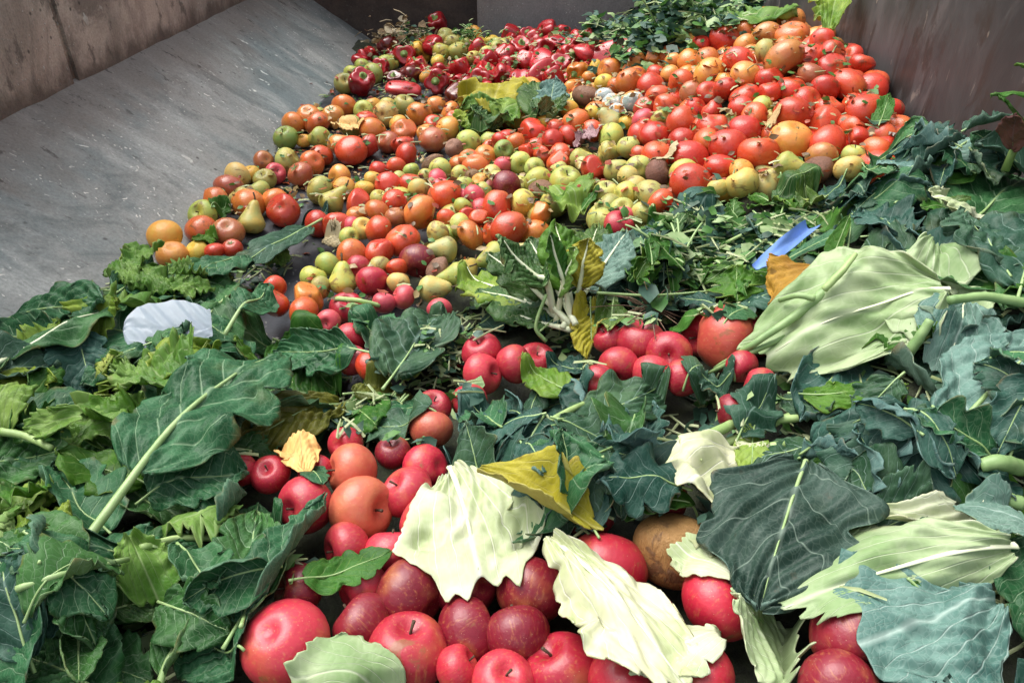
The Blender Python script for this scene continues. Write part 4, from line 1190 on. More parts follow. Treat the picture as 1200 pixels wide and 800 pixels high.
def litter(name, count, sampler, smin, smax, mats, seed, dz=.01, stems=.25, **props):
    rs = np.random.RandomState(seed)
    Vs, Fs, mi = [], [], []
    nv = 0
    for k in range(count):
        p = sampler(rs)
        if p is None:
            continue
        x, y, z = p
        L = rs.uniform(smin, smax); th = rs.rand() * 6.283
        d = np.array([math.cos(th), math.sin(th), rs.uniform(-.35, .55)]); d /= np.linalg.norm(d)
        l = np.cross(d, [0, 0, 1.0]); l /= np.linalg.norm(l)
        nn = np.cross(l, d)
        ro = rs.normal() * .6
        l, nn = l * math.cos(ro) + nn * math.sin(ro), nn * math.cos(ro) - l * math.sin(ro)
        c = np.array([x, y, z + dz])
        if rs.rand() < stems:
            w = .0016; L *= 1.7
            V = [c - d * L / 2 + l * w, c - d * L / 2 - l * w, c + nn * L * .06 + l * w, c + nn * L * .06 - l * w, c + d * L / 2 + l * w * .5, c + d * L / 2 - l * w * .5,
                 c - d * L / 2 + nn * w * 2, c + nn * (L * .06 + w * 2), c + d * L / 2 + nn * w]
            F = [(0, 2, 7, 6), (6, 7, 3, 1), (2, 4, 8, 7), (7, 8, 5, 3)]
            m = len(mats) - 1
        else:
            w = L * rs.uniform(.22, .42); cu = rs.uniform(-.25, .35) * w
            b = rs.uniform(-.2, .25) * L
            V = [c - d * L / 2, c - d * L * .12 + l * w + nn * cu, c - d * L * .12 + nn * b * .4, c - d * L * .12 - l * w + nn * cu,
                 c + d * L * .22 + l * w * .8 + nn * (cu + b * .3), c + d * L * .22 + nn * b * .5, c + d * L * .22 - l * w * .8 + nn * (cu * .4 + b * .3), c + d * L / 2 - nn * b * .6]
            F = [(0, 2, 1, 1), (0, 3, 2, 2), (1, 2, 5, 4), (2, 3, 6, 5), (4, 5, 7, 7), (5, 6, 7, 7)]
            m = rs.randint(0, len(mats) - 1)
        Vs.append(np.array(V))
        for f in F:
            Fs.append([f[0] + nv, f[1] + nv, f[2] + nv]); mi.append(m)
            if f[3] != f[2]:
                Fs.append([f[0] + nv, f[2] + nv, f[3] + nv]); mi.append(m)
        nv += len(V)
    me = new_mesh(name, np.vstack(Vs), np.array(Fs), mats, mi)
    return add(name, me, kind='stuff', **props)

def lit_mat(name, c1, c2, rough=.5):
    n = NT(name)
    v = n.node('ShaderNodeTexCoord').outputs['Object']
    f = n.noise(v, 60, 2); g = n.noise(v, 9, 2)
    c = n.mix(n.ramp(n.math('ADD', n.math('MULTIPLY', f, .6), n.math('MULTIPLY', g, .4)), .35, .65), c1, c2)
    n.set(color=c, rough=rough)
    tr = n.node('ShaderNodeBsdfTranslucent'); n.put(tr.inputs[0], c)
    mx = n.node('ShaderNodeMixShader'); mx.inputs[0].default_value = .2
    n.l.new(n.b.outputs[0], mx.inputs[1]); n.l.new(tr.outputs[0], mx.inputs[2]); n.l.new(mx.outputs[0], n.out.inputs[0])
    return n.m
LIT = [lit_mat('litter_blue_green', (.03, .09, .06), (.08, .17, .12)), lit_mat('litter_green', (.04, .14, .025), (.10, .24, .05)),
       lit_mat('litter_pale', (.16, .30, .09), (.34, .45, .2)), lit_mat('litter_dark', (.015, .05, .03), (.04, .10, .06)), lit_mat('litter_stem', (.30, .38, .16), (.45, .5, .28))]

def green_sampler(rs):
    x, y = rs.uniform(-1.05, .84), rs.uniform(-.1, 1.75)
    z = float(h_at(x, y))
    px, py, _ = to_px(np.array([x, y, z]))
    if not inpoly(px, py, GREEN[0])[0] or any(inpoly(px, py, q)[0] for q in KEEP):
        return None
    return x, y, z
def floor_sampler(rs):
    x, y = rs.uniform(FLOOR_L - .1, .35), rs.uniform(1.15, 3.0)
    z = float(h_at(x, y))
    if z > float(base_z(x, y)) + .008 or rs.rand() > (1.0 if x > FLOOR_L - .02 else .06):
        return None
    return x, y, float(base_z(x, y))
litter('floor_scraps', 1500, floor_sampler, .006, .022, [LIT[1], LIT[0], lit_mat('pulp_red', (.22, .03, .015), (.36, .10, .04), .35), lit_mat('pulp_tan', (.26, .18, .08), (.40, .30, .15), .5), LIT[4]], 8, .002, .15)
_HD = blur(dil(dil(dil(H))), 2)
def pulp_sampler(rs):
    x, y = rs.uniform(FLOOR_L, WALL_R - .02), rs.uniform(1.0, 3.2)
    z = float(h_at(x, y))
    if z > float(h_at(x, y, _HD)) - .010:
        return None
    px, py, _ = to_px(np.array([x, y, z]))
    if not inpoly(px, py, FZ[0])[0]:
        return None
    return x, y, z + rs.uniform(0, .006)
PULP = [lit_mat('pulp_a', (.24, .03, .012), (.40, .09, .03), .3), lit_mat('pulp_b', (.30, .20, .08), (.44, .34, .16), .4), lit_mat('pulp_c', (.10, .06, .03), (.2, .13, .06), .5), LIT[1], LIT[4]]
litter('fruit_pulp', 9000, pulp_sampler, .008, .026, PULP, 14, .002, .12)
litter('shredded_greens', 16000, green_sampler, .010, .032, LIT, 5, .004)

# ---- under-layer of leaves over all the green part of the heap
def fill_test(P):
    px, py, _ = to_px(P.reshape(-1, 3)[::5])
    bad = np.zeros(px.shape, bool)
    for q in KEEP:
        bad |= inpoly(px, py, q)
    return bad.mean() < .07

def fill_kind(px, py, rs):
    r = rs.rand()
    if px < 430 and py < 470:
        return ('collard', 'collard') if r < .4 else (('lettuce', 'lettuce') if r < .7 else ('collard', 'broccoli') if r < .85 else ('small', 'green'))
    if px < 430:
        return ('collard', 'collard') if r < .72 else (('chard', 'chard') if r < .8 else ('collard', 'green') if r < .92 else ('lettuce', 'lettuce'))
    if py < 330:
        return ('small', 'green') if r < .4 else (('jag', 'green') if r < .55 else ('broccoli', 'broccoli') if r < .85 else ('small', 'chard'))
    if px > 950:
        return ('broccoli', 'broccoli') if r < .6 else (('cabbage', 'bluecab') if r < .72 else ('collard', 'collard') if r < .88 else ('broccoli', 'green'))
    return ('broccoli', 'broccoli') if r < .62 else (('collard', 'collard') if r < .75 else ('small', 'green') if r < .9 else ('chard', 'chard'))

FZN = [([(-600, 300), (430, 280), (430, 470), (-600, 520)], 'in the loose greens beside the white plastic'),
       ([(-600, 470), (480, 470), (480, 1600), (-600, 1600)], 'in the dark kale pile at the ramp side'),
       ([(780, 0), (1800, 0), (1800, 330), (780, 330)], 'in the loose greens below the tomato heap'),
       ([(930, 330), (1800, 330), (1800, 1600), (930, 1600)], 'in the greens around the big cabbage leaves')]
LOOK = {('collard', 'collard'): 'dark blue green kale leaf', ('lettuce', 'lettuce'): 'pale frilly lettuce leaf', ('collard', 'broccoli'): 'grey green kale leaf', ('small', 'green'): 'small fresh green leaf',
        ('chard', 'chard'): 'crinkled dark chard leaf', ('collard', 'green'): 'fresh green kale leaf', ('jag', 'green'): 'jagged bright green leaf', ('broccoli', 'broccoli'): 'lobed blue grey broccoli leaf',
        ('small', 'chard'): 'small dull green leaf', ('cabbage', 'bluecab'): 'blue green outer cabbage leaf', ('broccoli', 'green'): 'lobed fresh green leaf'}
rsf = np.random.RandomState(77)
nfill = 0
for it in range(1700):
    if nfill >= 300:
        break
    x, y = rsf.uniform(-.98, .84), rsf.uniform(.05, 1.75)
    z = float(h_at(x, y))
    px, py, dep = to_px(np.array([x, y, z]))
    px, py = float(px[0]), float(py[0])
    if not inpoly(px, py, GREEN[0])[0] or any(inpoly(px, py, q)[0] for q in KEEP):
        continue
    shape, mat = fill_kind(px, py, rsf)
    L = {'collard': rsf.uniform(.13, .22), 'broccoli': rsf.uniform(.09, .16), 'chard': rsf.uniform(.12, .18), 'cabbage': rsf.uniform(.1, .15), 'lettuce': rsf.uniform(.07, .12), 'small': rsf.uniform(.05, .09), 'jag': rsf.uniform(.05, .08)}[shape]
    if py < 340:
        L *= .8
    L = min(L, rsf.uniform(110, 165) * float(dep[0]) / FPX)
    th = rsf.rand() * 6.283
    dx, dy = math.cos(th) * L, math.sin(th) * L
    b = (x - dx / 2, y - dy / 2); t = (x + dx / 2, y + dy / 2)
    bz, tz = float(h_at(*b)) + .004, float(h_at(*t)) + rsf.uniform(.004, .04)
    w = 'in the broccoli leaves between the apples'
    for q, ww in FZN:
        if inpoly(px, py, q)[0]:
            w = ww; break
    fo = rsf.choice([0, 0, .7]); cu = rsf.uniform(-.5, .8); ruf_ = rsf.uniform(.8, 1.6)
    look = 'folded ' if fo else ('cupped ' if cu > .5 else ('arched ' if cu < -.3 else ('wavy ' if ruf_ > 1.35 else '')))
    look = ('large ' if L > .18 else 'short ' if L < .075 else '') + look
    lmk = landmark(px, py, 110)
    if lmk:
        w = 'near ' + lmk
    pc = np.array([x, y, z])
    kf = int(np.argmin(np.linalg.norm(Pz - pc, axis=1)))
    if np.linalg.norm(Pz[kf] - pc) < .11:
        w2 = ('and ' if lmk else 'near ') + art(SHORT[CODE[fruits[kf]['c']][4]])
    else:
        w2 = ''
    lb = look + LOOK[(shape, mat)] + ' ' + w + (' ' + w2 if w2 else '')
    if len(lb.split()) > 16:
        lb = look + LOOK[(shape, mat)] + ' ' + w
    if len(lb.split()) > 16:
        lb = LOOK[(shape, mat)] + ' ' + w
    o = lay_leaf(shape, mat, (*b, bz), (*t, tz), lb, res=(22, 14), roll=rsf.normal() * .35, curl=cu, ruf=ruf_, bend=rsf.uniform(.0, .14), pet=rsf.uniform(.05, .2),
                 group=lb, test=fill_test, lift=.003, crumple=rsf.uniform(.01, .07), fold=fo)
    if o:
        nfill += 1

# ---------------------------------------------------------------- single leaves and other things one can point at
lm('husk', dict(c1=(.50, .40, .22), c2=(.66, .58, .38), vein=(.42, .32, .16), rough=.55, trans=.2, vs=.6, ret=.0, edge=.3),
   dict(c1=(.46, .36, .2), c2=(.6, .5, .32), vein=(.42, .32, .16), rough=.6, trans=.2, sign=1, ret=0))
lm('onion', dict(c1=(.34, .17, .19), c2=(.50, .36, .36), vein=(.22, .08, .11), rough=.35, trans=.2, vs=.5, ret=.0),
   dict(c1=(.2, .08, .1), c2=(.3, .14, .16), vein=(.15, .05, .07), rough=.4, trans=.2, sign=1, ret=0))
BIG = (60, 38)
R = math.radians

def tube_px(pts, rads, mat, name, parent, n=9):
    """round stalk through picture points (x, y, lift over the heap)"""
    A = blur(H, 2)
    P = [hit(x, y, A, l) for (x, y, l) in pts]
    for k in range(1, len(P)):
        P[k] = near_depth(P[k - 1], P[k], pts[k - 1][0], pts[k - 1][1], pts[k][0], pts[k][1])
    P = np.array(P)
    t = np.linspace(0, 1, len(P)); tt = np.linspace(0, 1, max(10, len(P) * 4))
    Q = np.stack([np.interp(tt, t, P[:, k]) for k in range(3)], -1)
    for _ in range(3):
        Q[1:-1] = (Q[:-2] + 2 * Q[1:-1] + Q[2:]) / 4
    rr = np.interp(tt, np.linspace(0, 1, len(rads)), rads) * .72
    Q = Q + npr.normal(size=Q.shape) * rr[:, None] * .05
    for q, r in zip(Q, rr):
        raster_ball(q, r)
    off = np.array(parent.location)
    V, F, T = tube(Q - off, rr, n)
    return add(name, tri_mesh(name, V, F, T, [M[mat]]), parent)

def bunch(name, label, cat, bx, by, leaves, shape, mat, pet=.35, ribmat='rib', lift=.02, **kw):
    A = blur(.4 * H + .6 * HT, 2)
    b = hit(bx, by, A, lift)
    root = thing(name, label, cat, tuple(b))
    for (tx, ty, tl, opt) in leaves:
        A = blur(.4 * H + .6 * HT, 2)
        k = dict(pet=pet, ribmat=ribmat, rib=True, res=(34, 20), top=.8); k.update(kw); k.update(opt)
        mt = k.pop('mat', mat); sh = k.pop('shape', shape)
        bb = b + np.array([npr.normal() * .008, npr.normal() * .008, npr.uniform(-.006, .012)])
        lay_leaf(sh, mt, bb, near_depth(bb, hit(tx, ty, A, tl), bx, by, tx, ty), '', parent=root, part='leaf', **k)
    return root

# --- back of the pit
bunch('lettuce', 'limp lettuce head with yellowed leaves between red peppers and tomatoes', 'lettuce', 572, 158,
      [(545, 140, .03, {}), (540, 165, .0, dict(mat='green')), (560, 112, .06, {}), (585, 100, .06, dict(mat='yellow')), (610, 118, .05, {}), (590, 135, .08, dict(mat='chard')), (550, 128, .08, dict(mat='chard')), (605, 140, .06, {}), (560, 175, .02, dict(mat='chard'))],
      'lettuce', 'lettuce', pet=.1, ruf=1.2, ar=1.0, rib=False, maxup=.12)
bunch('chard_tuft', 'dark glossy tuft of leaves beside the limp lettuce head', 'greens', 640, 145,
      [(628, 98, .07, {}), (650, 92, .07, dict(mat='bluecab')), (665, 112, .05, {}), (622, 118, .05, {}), (655, 140, .03, dict(mat='olive')), (640, 112, .10, {}), (610, 150, .03, {})],
      'chard', 'chard', pet=.1, ar=.7, maxup=.12, ruf=1.4)
px_leaf('lettuce', 'lettuce', 690, 262, 648, 232, 'curled lettuce leaf lying over green apples above the chard bunch', ar=1.0, curl=.6, ruf=1.3, bend=.15)
px_leaf('small', 'green', 680, 250, 700, 225, 'upright green leaf beside the curled lettuce leaf', tlift=.02, ar=.6)
px_leaf('lettuce', 'lettuce', 968, 52, 978, 2, 'fresh green leaf standing against the steel wall behind the tomatoes', tlift=.05, ar=.6, maxup=.2, fold=.8)
px_leaf('chard', 'green', 1025, 165, 1043, 110, 'pale green leaf leaning on the steel wall by the plum tomato', tlift=.06, ar=.38, maxup=.2, fold=.6)
px_leaf('small', 'broccoli', 1040, 152, 1010, 158, 'short blue green leaf under the plum tomato by the wall', ar=.6)
px_leaf('lettuce', 'lettuce', 930, 20, 868, 28, 'broad green leaf behind the topmost tomatoes', tlift=.03, maxup=.12)
px_leaf('small', 'purple', 880, 8, 855, 14, 'dark red leaf on top of the herbs behind the tomatoes', tlift=.05, ar=.5, maxup=.14)
px_leaf('cabbage', 'onion', 668, 178, 705, 166, 'crumpled purple onion skin among squashed tomatoes and green fruit', name='onion_skin', cat='onion skin', ar=.9, crumple=.1, bend=.1, curl=.5)
px_leaf('cabbage', 'husk', 385, 152, 425, 158, 'dry papery white husk under the green apple', name='dry_husk', cat='husk', ar=.6, crumple=.08)
px_leaf('cabbage', 'husk', 375, 290, 402, 284, 'withered onion husk next to the orange tomato', name='dry_husk', cat='husk', ar=.9, crumple=.1, curl=-.8, bend=.2)
px_leaf('cabbage', 'husk', 758, 208, 786, 202, 'greyish dry husk on green fruit below the tomato heap', name='dry_husk', cat='husk', ar=.9, crumple=.1, curl=-.6, bend=.2)
px_leaf('cabbage', 'husk', 890, 165, 910, 156, 'white papery husk wedged between tomatoes', name='dry_husk', cat='husk', ar=.8, crumple=.1)

def herb(px, py, label, n, rad, hgt, seed, name='herb_bunch', mats=None, stems=.2, s0=.012, s1=.03):
    c = hit(px, py)
    c[0] = min(c[0], WALL_R - .09); c[1] = min(c[1], BACK_Y - .2); c[2] = float(h_at(c[0], c[1]))
    root = thing(name, label, 'herbs', tuple(c))
    def smp(rs):
        q = rs.normal(size=2) * rad * .5
        x, y = c[0] + q[0], c[1] + q[1]
        if x > WALL_R - .03 or y > BACK_Y - .08:
            return None
        z = float(h_at(x, y)) + abs(rs.normal()) * hgt * .5 * max(0, 1 - np.hypot(*q) / (rad * 1.6))
        return x - c[0], y - c[1], z - c[2]
    o = litter('leaflets', n, smp, s0, s1, mats or LIT, seed, 0.0, stems)
    o.parent = root
    rs = np.random.RandomState(seed)
    for k in range(5):
        th = rs.rand() * 6.28
        p0 = np.array([math.cos(th), math.sin(th), 0]) * rad * .3
        p2 = p0 + np.array([math.cos(th + .8) * rad * .8, math.sin(th + .8) * rad * .8, hgt * rs.uniform(.5, 1.3)])
        p2[0] = min(p2[0], WALL_R - .03 - c[0])
        V, F, T = tube(bezier(p0, (p0 + p2) / 2 + [0, 0, hgt * .4], p2, 7), [.003, .0025, .0025, .002, .002, .0018, .0015], 6)
        add('stem', tri_mesh('stem', V, F, T, [M['rib']]), root)
    return root
herb(740, 38, 'loose pile of green herbs in the far corner beside the back slab', 1500, .17, .10, 21, stems=.06, s0=.022, s1=.055)
herb(790, 40, 'bushy herb bunch between the back slab and the orange tomatoes', 1700, .17, .12, 22, stems=.06, s0=.022, s1=.055)
herb(835, 15, 'dark herb bunch with stems behind the topmost tomatoes', 1500, .17, .12, 23, stems=.06, s0=.022, s1=.055)
herb(780, 10, 'heap of wilted herbs against the dark back recess', 1200, .18, .14, 24, stems=.06, s0=.022, s1=.055)
herb(895, 8, 'leafy herbs tucked between the tomato top and the steel wall', 800, .12, .08, 25, stems=.06, s0=.022, s1=.055)
herb(555, 48, 'small pale sprig of herbs beside the yellow fruit at the slab', 300, .07, .05, 26, mats=[LIT[2], LIT[1], LIT[4]])
herb(500, 12, 'green weed tuft in the corner above the dried leaves', 400, .08, .06, 27)
rt = thing('celery_stalk', 'long pale celery stalk sticking out of the herbs at the back', 'celery', tuple(hit(760, 22)))
tube_px([(758, 22, .01), (772, 8, .05), (790, -6, .09)], [.008, .007, .004], 'rib_white', 'stem', rt)

DRY = [lit_mat('dry_a', (.30, .22, .11), (.46, .36, .20), .8), lit_mat('dry_b', (.12, .08, .04), (.25, .17, .09), .8), lit_mat('dry_c', (.42, .36, .24), (.56, .48, .34), .8), lit_mat('dry_stem', (.40, .32, .2), (.52, .44, .3), .8)]
_dc = hit(475, 30)
def dry_s(rs):
    x, y = _dc[0] + rs.normal() * .06, _dc[1] + rs.normal() * .10
    if x < RIDGE_X + .1 or y > BACK_Y - .06:
        return None
    return x, y, float(max(h_at(x, y), base_z(x, y))) + abs(rs.normal()) * .03
litter('dried_leaves', 1100, dry_s, .018, .05, DRY, 31, .004, .3)

# --- left greens below the ramp
for a in [(150, 335, 185, 298, 'pale lettuce leaf at the foot of the ramp beside the yellow fruit'), (215, 350, 150, 320, 'broad lettuce leaf behind the white plastic'),
          (190, 322, 240, 330, 'ruffled lettuce leaf behind the white plastic near the orange tomato'), (260, 345, 200, 345, 'flat lettuce leaf touching the top of the white plastic'),
          (165, 345, 140, 312, 'small lettuce leaf resting on the ramp edge'), (285, 300, 340, 312, 'frilly lettuce leaf before the bare floor patch'),
          (340, 318, 300, 298, 'torn lettuce leaf beside the withered onion husk'), (20, 470, 5, 520, 'pale folded lettuce leaf at the kale pile'),
          (0, 520, 40, 480, 'pale green lettuce rib leaf with yellow edge among kale'), (30, 625, 5, 660, 'pale lettuce leaf beneath the long kale stalk'), (85, 600, 35, 640, 'curly pale lettuce leaf left of the long kale stalk'),
          (120, 500, 150, 470, 'crushed lettuce leaf in the shade of the big kale leaf'), (70, 490, 100, 520, 'limp lettuce leaf beside the radiating kale leaf'), (205, 440, 250, 420, 'curled lettuce leaf below the white plastic'),
          (160, 440, 215, 470, 'bruised lettuce leaf next to the big kale leaf')]:
    px_leaf('lettuce', 'lettuce', *a, ar=rnd.uniform(.6, 1.0), ruf=rnd.uniform(1, 1.6), curl=rnd.uniform(-.3, .9), bend=.12, crumple=.05, maxup=.06)
px_leaf('small', 'green', 250, 262, 268, 240, 'fresh green leaf tucked between orange tomatoes and the pear', ar=.6, tlift=.02)
px_leaf('lettuce', 'green', 232, 300, 245, 275, 'bright green leaf scrap between the yellow fruit and tomatoes', tlift=.02)
px_leaf('collard', 'broccoli', 378, 262, 262, 318, 'long blue green leaf along the edge of the bare floor', ar=.3, bend=.02)
px_leaf('collard', 'collard', 300, 300, 225, 322, 'dark wrinkled kale leaf behind the white plastic', ar=.6)
px_leaf('collard', 'broccoli', 345, 275, 385, 250, 'thin blue leaf beside the red tomatoes on the floor', ar=.4)
px_leaf('collard', 'collard', -15, 432, 146, 362, 'kale leaf with broad white midrib lying up the ramp', ar=.42, res=BIG, roll=R(12), ribr=.007, ribmat='rib_white')
px_leaf('collard', 'collard', 5, 385, 128, 360, 'crinkled dark kale leaf at the edge of the ramp', ar=.55, res=BIG, roll=R(-20), ruf=1.6)
px_leaf('collard', 'broccoli', 90, 385, 112, 470, 'grey green kale leaf hanging below the white midrib leaf', ar=.8, res=BIG)
px_leaf('collard', 'collard', 180, 400, 95, 450, 'small dark kale leaf under the white plastic', ar=.7)
px_leaf('collard', 'collard', -40, 560, 118, 535, 'blue green kale leaf with pale radiating veins by the lettuce', ar=.85, res=BIG, roll=R(-15), bend=.1)
px_leaf('chard', 'green', 320, 395, 395, 465, 'bright green leaf under the crinkled kale edge', ar=.6, res=BIG)
px_leaf('collard', 'collard', 440, 430, 325, 415, 'dark kale leaf with crinkled pale upper edge beside the tomatoes', ar=.55, res=BIG, roll=R(25), fold=.8, ruf=1.5)
px_leaf('chard', 'olive', 415, 478, 276, 535, 'large glossy olive brown leaf behind the dry husk', ar=.55, res=BIG, roll=R(20), bend=.12, tlift=.01)
px_leaf('chard', 'olive', 400, 470, 480, 470, 'olive leaf end beside the red apple with open core', ar=.6)
px_leaf('collard', 'collard', 262, 395, 315, 335, 'blue green kale leaf with thick stalk beside the white plastic', ar=.62, pet=.35, res=BIG, ribr=.0065, tlift=.02, roll=R(-10))
px_leaf('collard', 'collard', 200, 560, 330, 520, 'shaded kale leaf under the olive leaf', ar=.7, res=BIG)
px_leaf('collard', 'collard', 52, 648, 325, 400, 'very large kale leaf with long pale green stalk across the pile', ar=.52, pet=.3, res=(76, 48), ribr=.0095, bend=.07, curl=-.25, ruf=1.7, crumple=.03, blift=.012)
px_leaf('collard', 'collard', 160, 600, 290, 555, 'round kale leaf with pale vein net next to the apples', ar=.9, res=BIG, tlift=.015, roll=R(15))
px_leaf('collard', 'collard', 180, 645, 275, 690, 'wavy grey kale leaf bending down beside the apples', ar=.7, res=BIG, roll=R(-20), curl=-.6, bend=.14)
px_leaf('collard', 'collard', 165, 655, -20, 700, 'dark kale leaf folded over lengthwise at the end of the long stalk', ar=.5, res=BIG, fold=1.1, bend=.08, pet=.03)
px_leaf('chard', 'chard', 115, 728, 225, 700, 'dark leaf with pale stem under the folded kale leaf', ar=.7, res=BIG)
px_leaf('collard', 'collard', 40, 790, 140, 700, 'shadowed dark kale leaf below the folded leaf', ar=.8, res=BIG)
px_leaf('chard', 'green', -20, 760, 45, 735, 'bright green leaf tip under the folded kale leaf', ar=.5)
px_leaf('collard', 'collard', 110, 810, 30, 770, 'dark crumpled kale leaf with jagged edge', ar=.9, res=BIG, crumple=.06)
px_leaf('collard', 'collard', 300, 790, 215, 745, 'broad dark kale leaf below the curled stalk', ar=.8, res=BIG)
px_leaf('collard', 'collard', 185, 812, 238, 725, 'kale leaf rolled around its pale curved midrib', ar=.6, res=BIG, fold=1.2, bend=.16, ribr=.007)
px_leaf('collard', 'collard', 290, 765, 300, 600, 'upright grey kale leaf standing beside the apples', ar=.5, res=BIG, roll=R(-25), tlift=.03, fold=.8)
px_leaf('collard', 'collard', 275, 780, 385, 595, 'tall kale leaf folded over the edge of the apples', ar=.42, res=BIG, roll=R(20), tlift=.035, fold=.9, bend=.1, maxup=.12)
px_leaf('collard', 'green', 340, 690, 458, 672, 'fresh green leaf lying on the dark apples', ar=.55, res=BIG, bend=.1, ruf=1.2)
px_leaf('small', 'collard', 365, 575, 385, 605, 'small blue leaf between light red apples', ar=.6)
px_leaf('cabbage', 'husk', 360, 568, 351, 506, 'pale dry corn husk standing among the apples', name='dry_husk', cat='husk', ruf=.4, ar=.62, curl=-1.1, tlift=.03, res=BIG, maxup=.12, roll=R(-10))

# --- white plastic
n = NT('white_film')
v, tc, oi = objvec(n)
f = n.noise(v, 45, 4, .6)
n.set(color=n.mix(f, (.46, .54, .64), (.58, .65, .74)), rough=.3, normal=n.bump(f, .5, .003), spec=.6)
tr = n.node('ShaderNodeBsdfTranslucent'); tr.inputs[0].default_value = (.85, .88, .92, 1)
mx = n.node('ShaderNodeMixShader'); mx.inputs[0].default_value = .45
n.l.new(n.b.outputs[0], mx.inputs[1]); n.l.new(tr.outputs[0], mx.inputs[2])
tp = n.node('ShaderNodeBsdfTransparent'); m3 = n.node('ShaderNodeMixShader'); m3.inputs[0].default_value = .22
n.l.new(mx.outputs[0], m3.inputs[1]); n.l.new(tp.outputs[0], m3.inputs[2]); n.l.new(m3.outputs[0], n.out.inputs[0])
M['film'] = n.m
def plastic_bag():
    A = blur(HT, 3)
    C0, C1 = hit(144, 388, A, .016), hit(248, 378, A, .016)
    C1 = near_depth(C0, C1, 144, 388, 248, 378, .3)
    ex = C1 - C0; L = np.linalg.norm(ex); ex /= L
    back = np.array([0, .90, .43]); back -= ex * (back @ ex); back /= np.linalg.norm(back)
    nn = np.cross(ex, back)
    rs = np.random.RandomState(4)
    nt, nu = 56, 36
    t = np.linspace(0, 1, nt)[:, None]; u = np.linspace(-1, 1, nu)[None, :]
    w = .044 * (1 - np.abs(2 * t - 1) ** 3.0) ** .5 * (1 + .05 * snz(t, rs, 9)) + .001
    w = np.where(t > .85, np.maximum(w, .020 + .004 * np.sin(t * 40)), w)
    X = t * L + 0 * u; Y = u * w
    z = .003 * (1 - u ** 2) * (1 - np.abs(2 * t - 1) ** 3)
    for _ in range(7):
        th_ = rs.normal() * .5 + (0 if rs.rand() < .6 else 1.4); t0_, u0_ = rs.uniform(.05, .95), rs.uniform(-.8, .8)
        d = (t - t0_) * math.sin(th_) * L + (u - u0_) * math.cos(th_) * .04
        z = z + rs.uniform(.0004, .0016) * np.exp(-np.abs(d) / rs.uniform(.001, .004)) * rs.choice([-1, 1])
    z = z + .0008 * snz(t * 9 + u * 2, rs, 3, 4)
    P = C0 + ex * X[..., None] + back * Y[..., None] + nn * z[..., None]
    splat(P)
    V = np.vstack([(P - C0).reshape(-1, 3), (P - C0 - nn * (.0015 + .002 * (1 - u[..., None] ** 2) * (1 - np.abs(2 * t[..., None] - 1) ** 2))).reshape(-1, 3)])
    F = np.vstack([grid_faces(nt, nu), grid_faces(nt, nu, nt * nu, True)])
    add('plastic_bag', new_mesh('plastic_bag', V, F, [M['film']]), None, tuple(C0), label='crumpled translucent white plastic bag lying on lettuce below the ramp', category='plastic bag')
plastic_bag()

# --- middle
for a in [('broccoli', 'collard', 505, 425, 415, 392, 'crinkled blue kale leaf between pears and small apple group', dict(ar=.75, roll=R(20), bend=.12)),
          ('collard', 'broccoli', 450, 470, 520, 375, 'grey blue kale leaf with folded ridge under the pears', dict(ar=.7, bend=.14, fold=.5)),
          ('small', 'lettuce', 470, 460, 500, 405, 'withered pale strip leaf below the blue kale leaf', dict(ar=.35)),
          ]:
    px_leaf(*a[:7], res=BIG, **a[7])
herb(520, 400, 'clump of fine grassy herbs beside the small apple group', 500, .05, .035, 33, s0=.01, s1=.025)
herb(440, 465, 'shredded pale herb stems beside the olive leaf', 350, .05, .02, 34, stems=.3)
bunch('chard_bunch', 'bound bunch of chard with thick pale stalks beside the pears', 'chard', 672, 398,
      [(545, 330, .02, dict(mat='lettuce', shape='chard')), (560, 350, .0, dict(mat='chard', pet=.2)), (600, 370, .01, {}), (620, 280, .08, {}), (700, 268, .05, dict(mat='chard')), (745, 300, .03, dict(mat='broccoli')),
       (650, 262, .07, dict(mat='green')), (735, 275, .06, dict(mat='bluecab')), (690, 280, .11, dict(mat='yellow', ar=.8, pet=.45)), (675, 290, .12, dict(mat='lettuce')), (570, 300, .08, dict(ar=.6)), (640, 272, .13, dict(ar=.5, pet=.5, mat='green')), (582, 280, .12, dict(ar=.7, res=BIG, ribr=.010, pet=.38))],
      'chard', 'chard', pet=.36, ribmat='rib_white', lift=.03, ribr=.0085, maxup=.13, stiff=1.0, ar=.62)
_b = [o for o in COL.objects if o.name == 'chard_bunch'][0]
th = np.linspace(0, 2 * math.pi, 20)
_bp = np.array(hit(683, 352, blur(H, 2), .012)) - np.array(_b.location)
_rg = _bp + np.stack([np.cos(th) * .035, np.sin(th) * .012, np.sin(th + .4) * .022], -1)
V, F, T = tube(_rg, .0022, 6); add('twine', tri_mesh('twine', V, F, T, [M['twine']]), _b)
px_leaf('chard', 'yellow', 692, 362, 694, 424, 'yellowed chard leaf hanging beside the apple nest', ar=.75, res=BIG, roll=R(10), pet=.05)
px_leaf('chard', 'chard', 720, 345, 710, 420, 'dull brown green leaf behind the yellowed chard leaf', ar=.45, roll=R(-20))
px_leaf('broccoli', 'broccoli', 745, 330, 760, 268, 'blue grey leaf lying over the brownish red apple', ar=.7, res=BIG)
px_leaf('broccoli', 'broccoli', 735, 375, 790, 335, 'purple tinged leaf under the root clump', ar=.8)
rt = thing('root_clump', 'clump of brown fibrous roots above the nest of apples', 'roots', tuple(hit(762, 362)))
for k in range(34):
    a_, b_ = rnd.gauss(0, 14), rnd.gauss(0, 9)
    tube_px([(762 + a_ * .3, 362 + b_ * .3, .012), (762 + a_, 358 + b_, .02 + rnd.random() * .015), (762 + a_ * 2.2, 362 + b_ * 1.9, .012 + rnd.random() * .01)], [.0016, .0013, .0007], 'root', 'root', rt, 5)
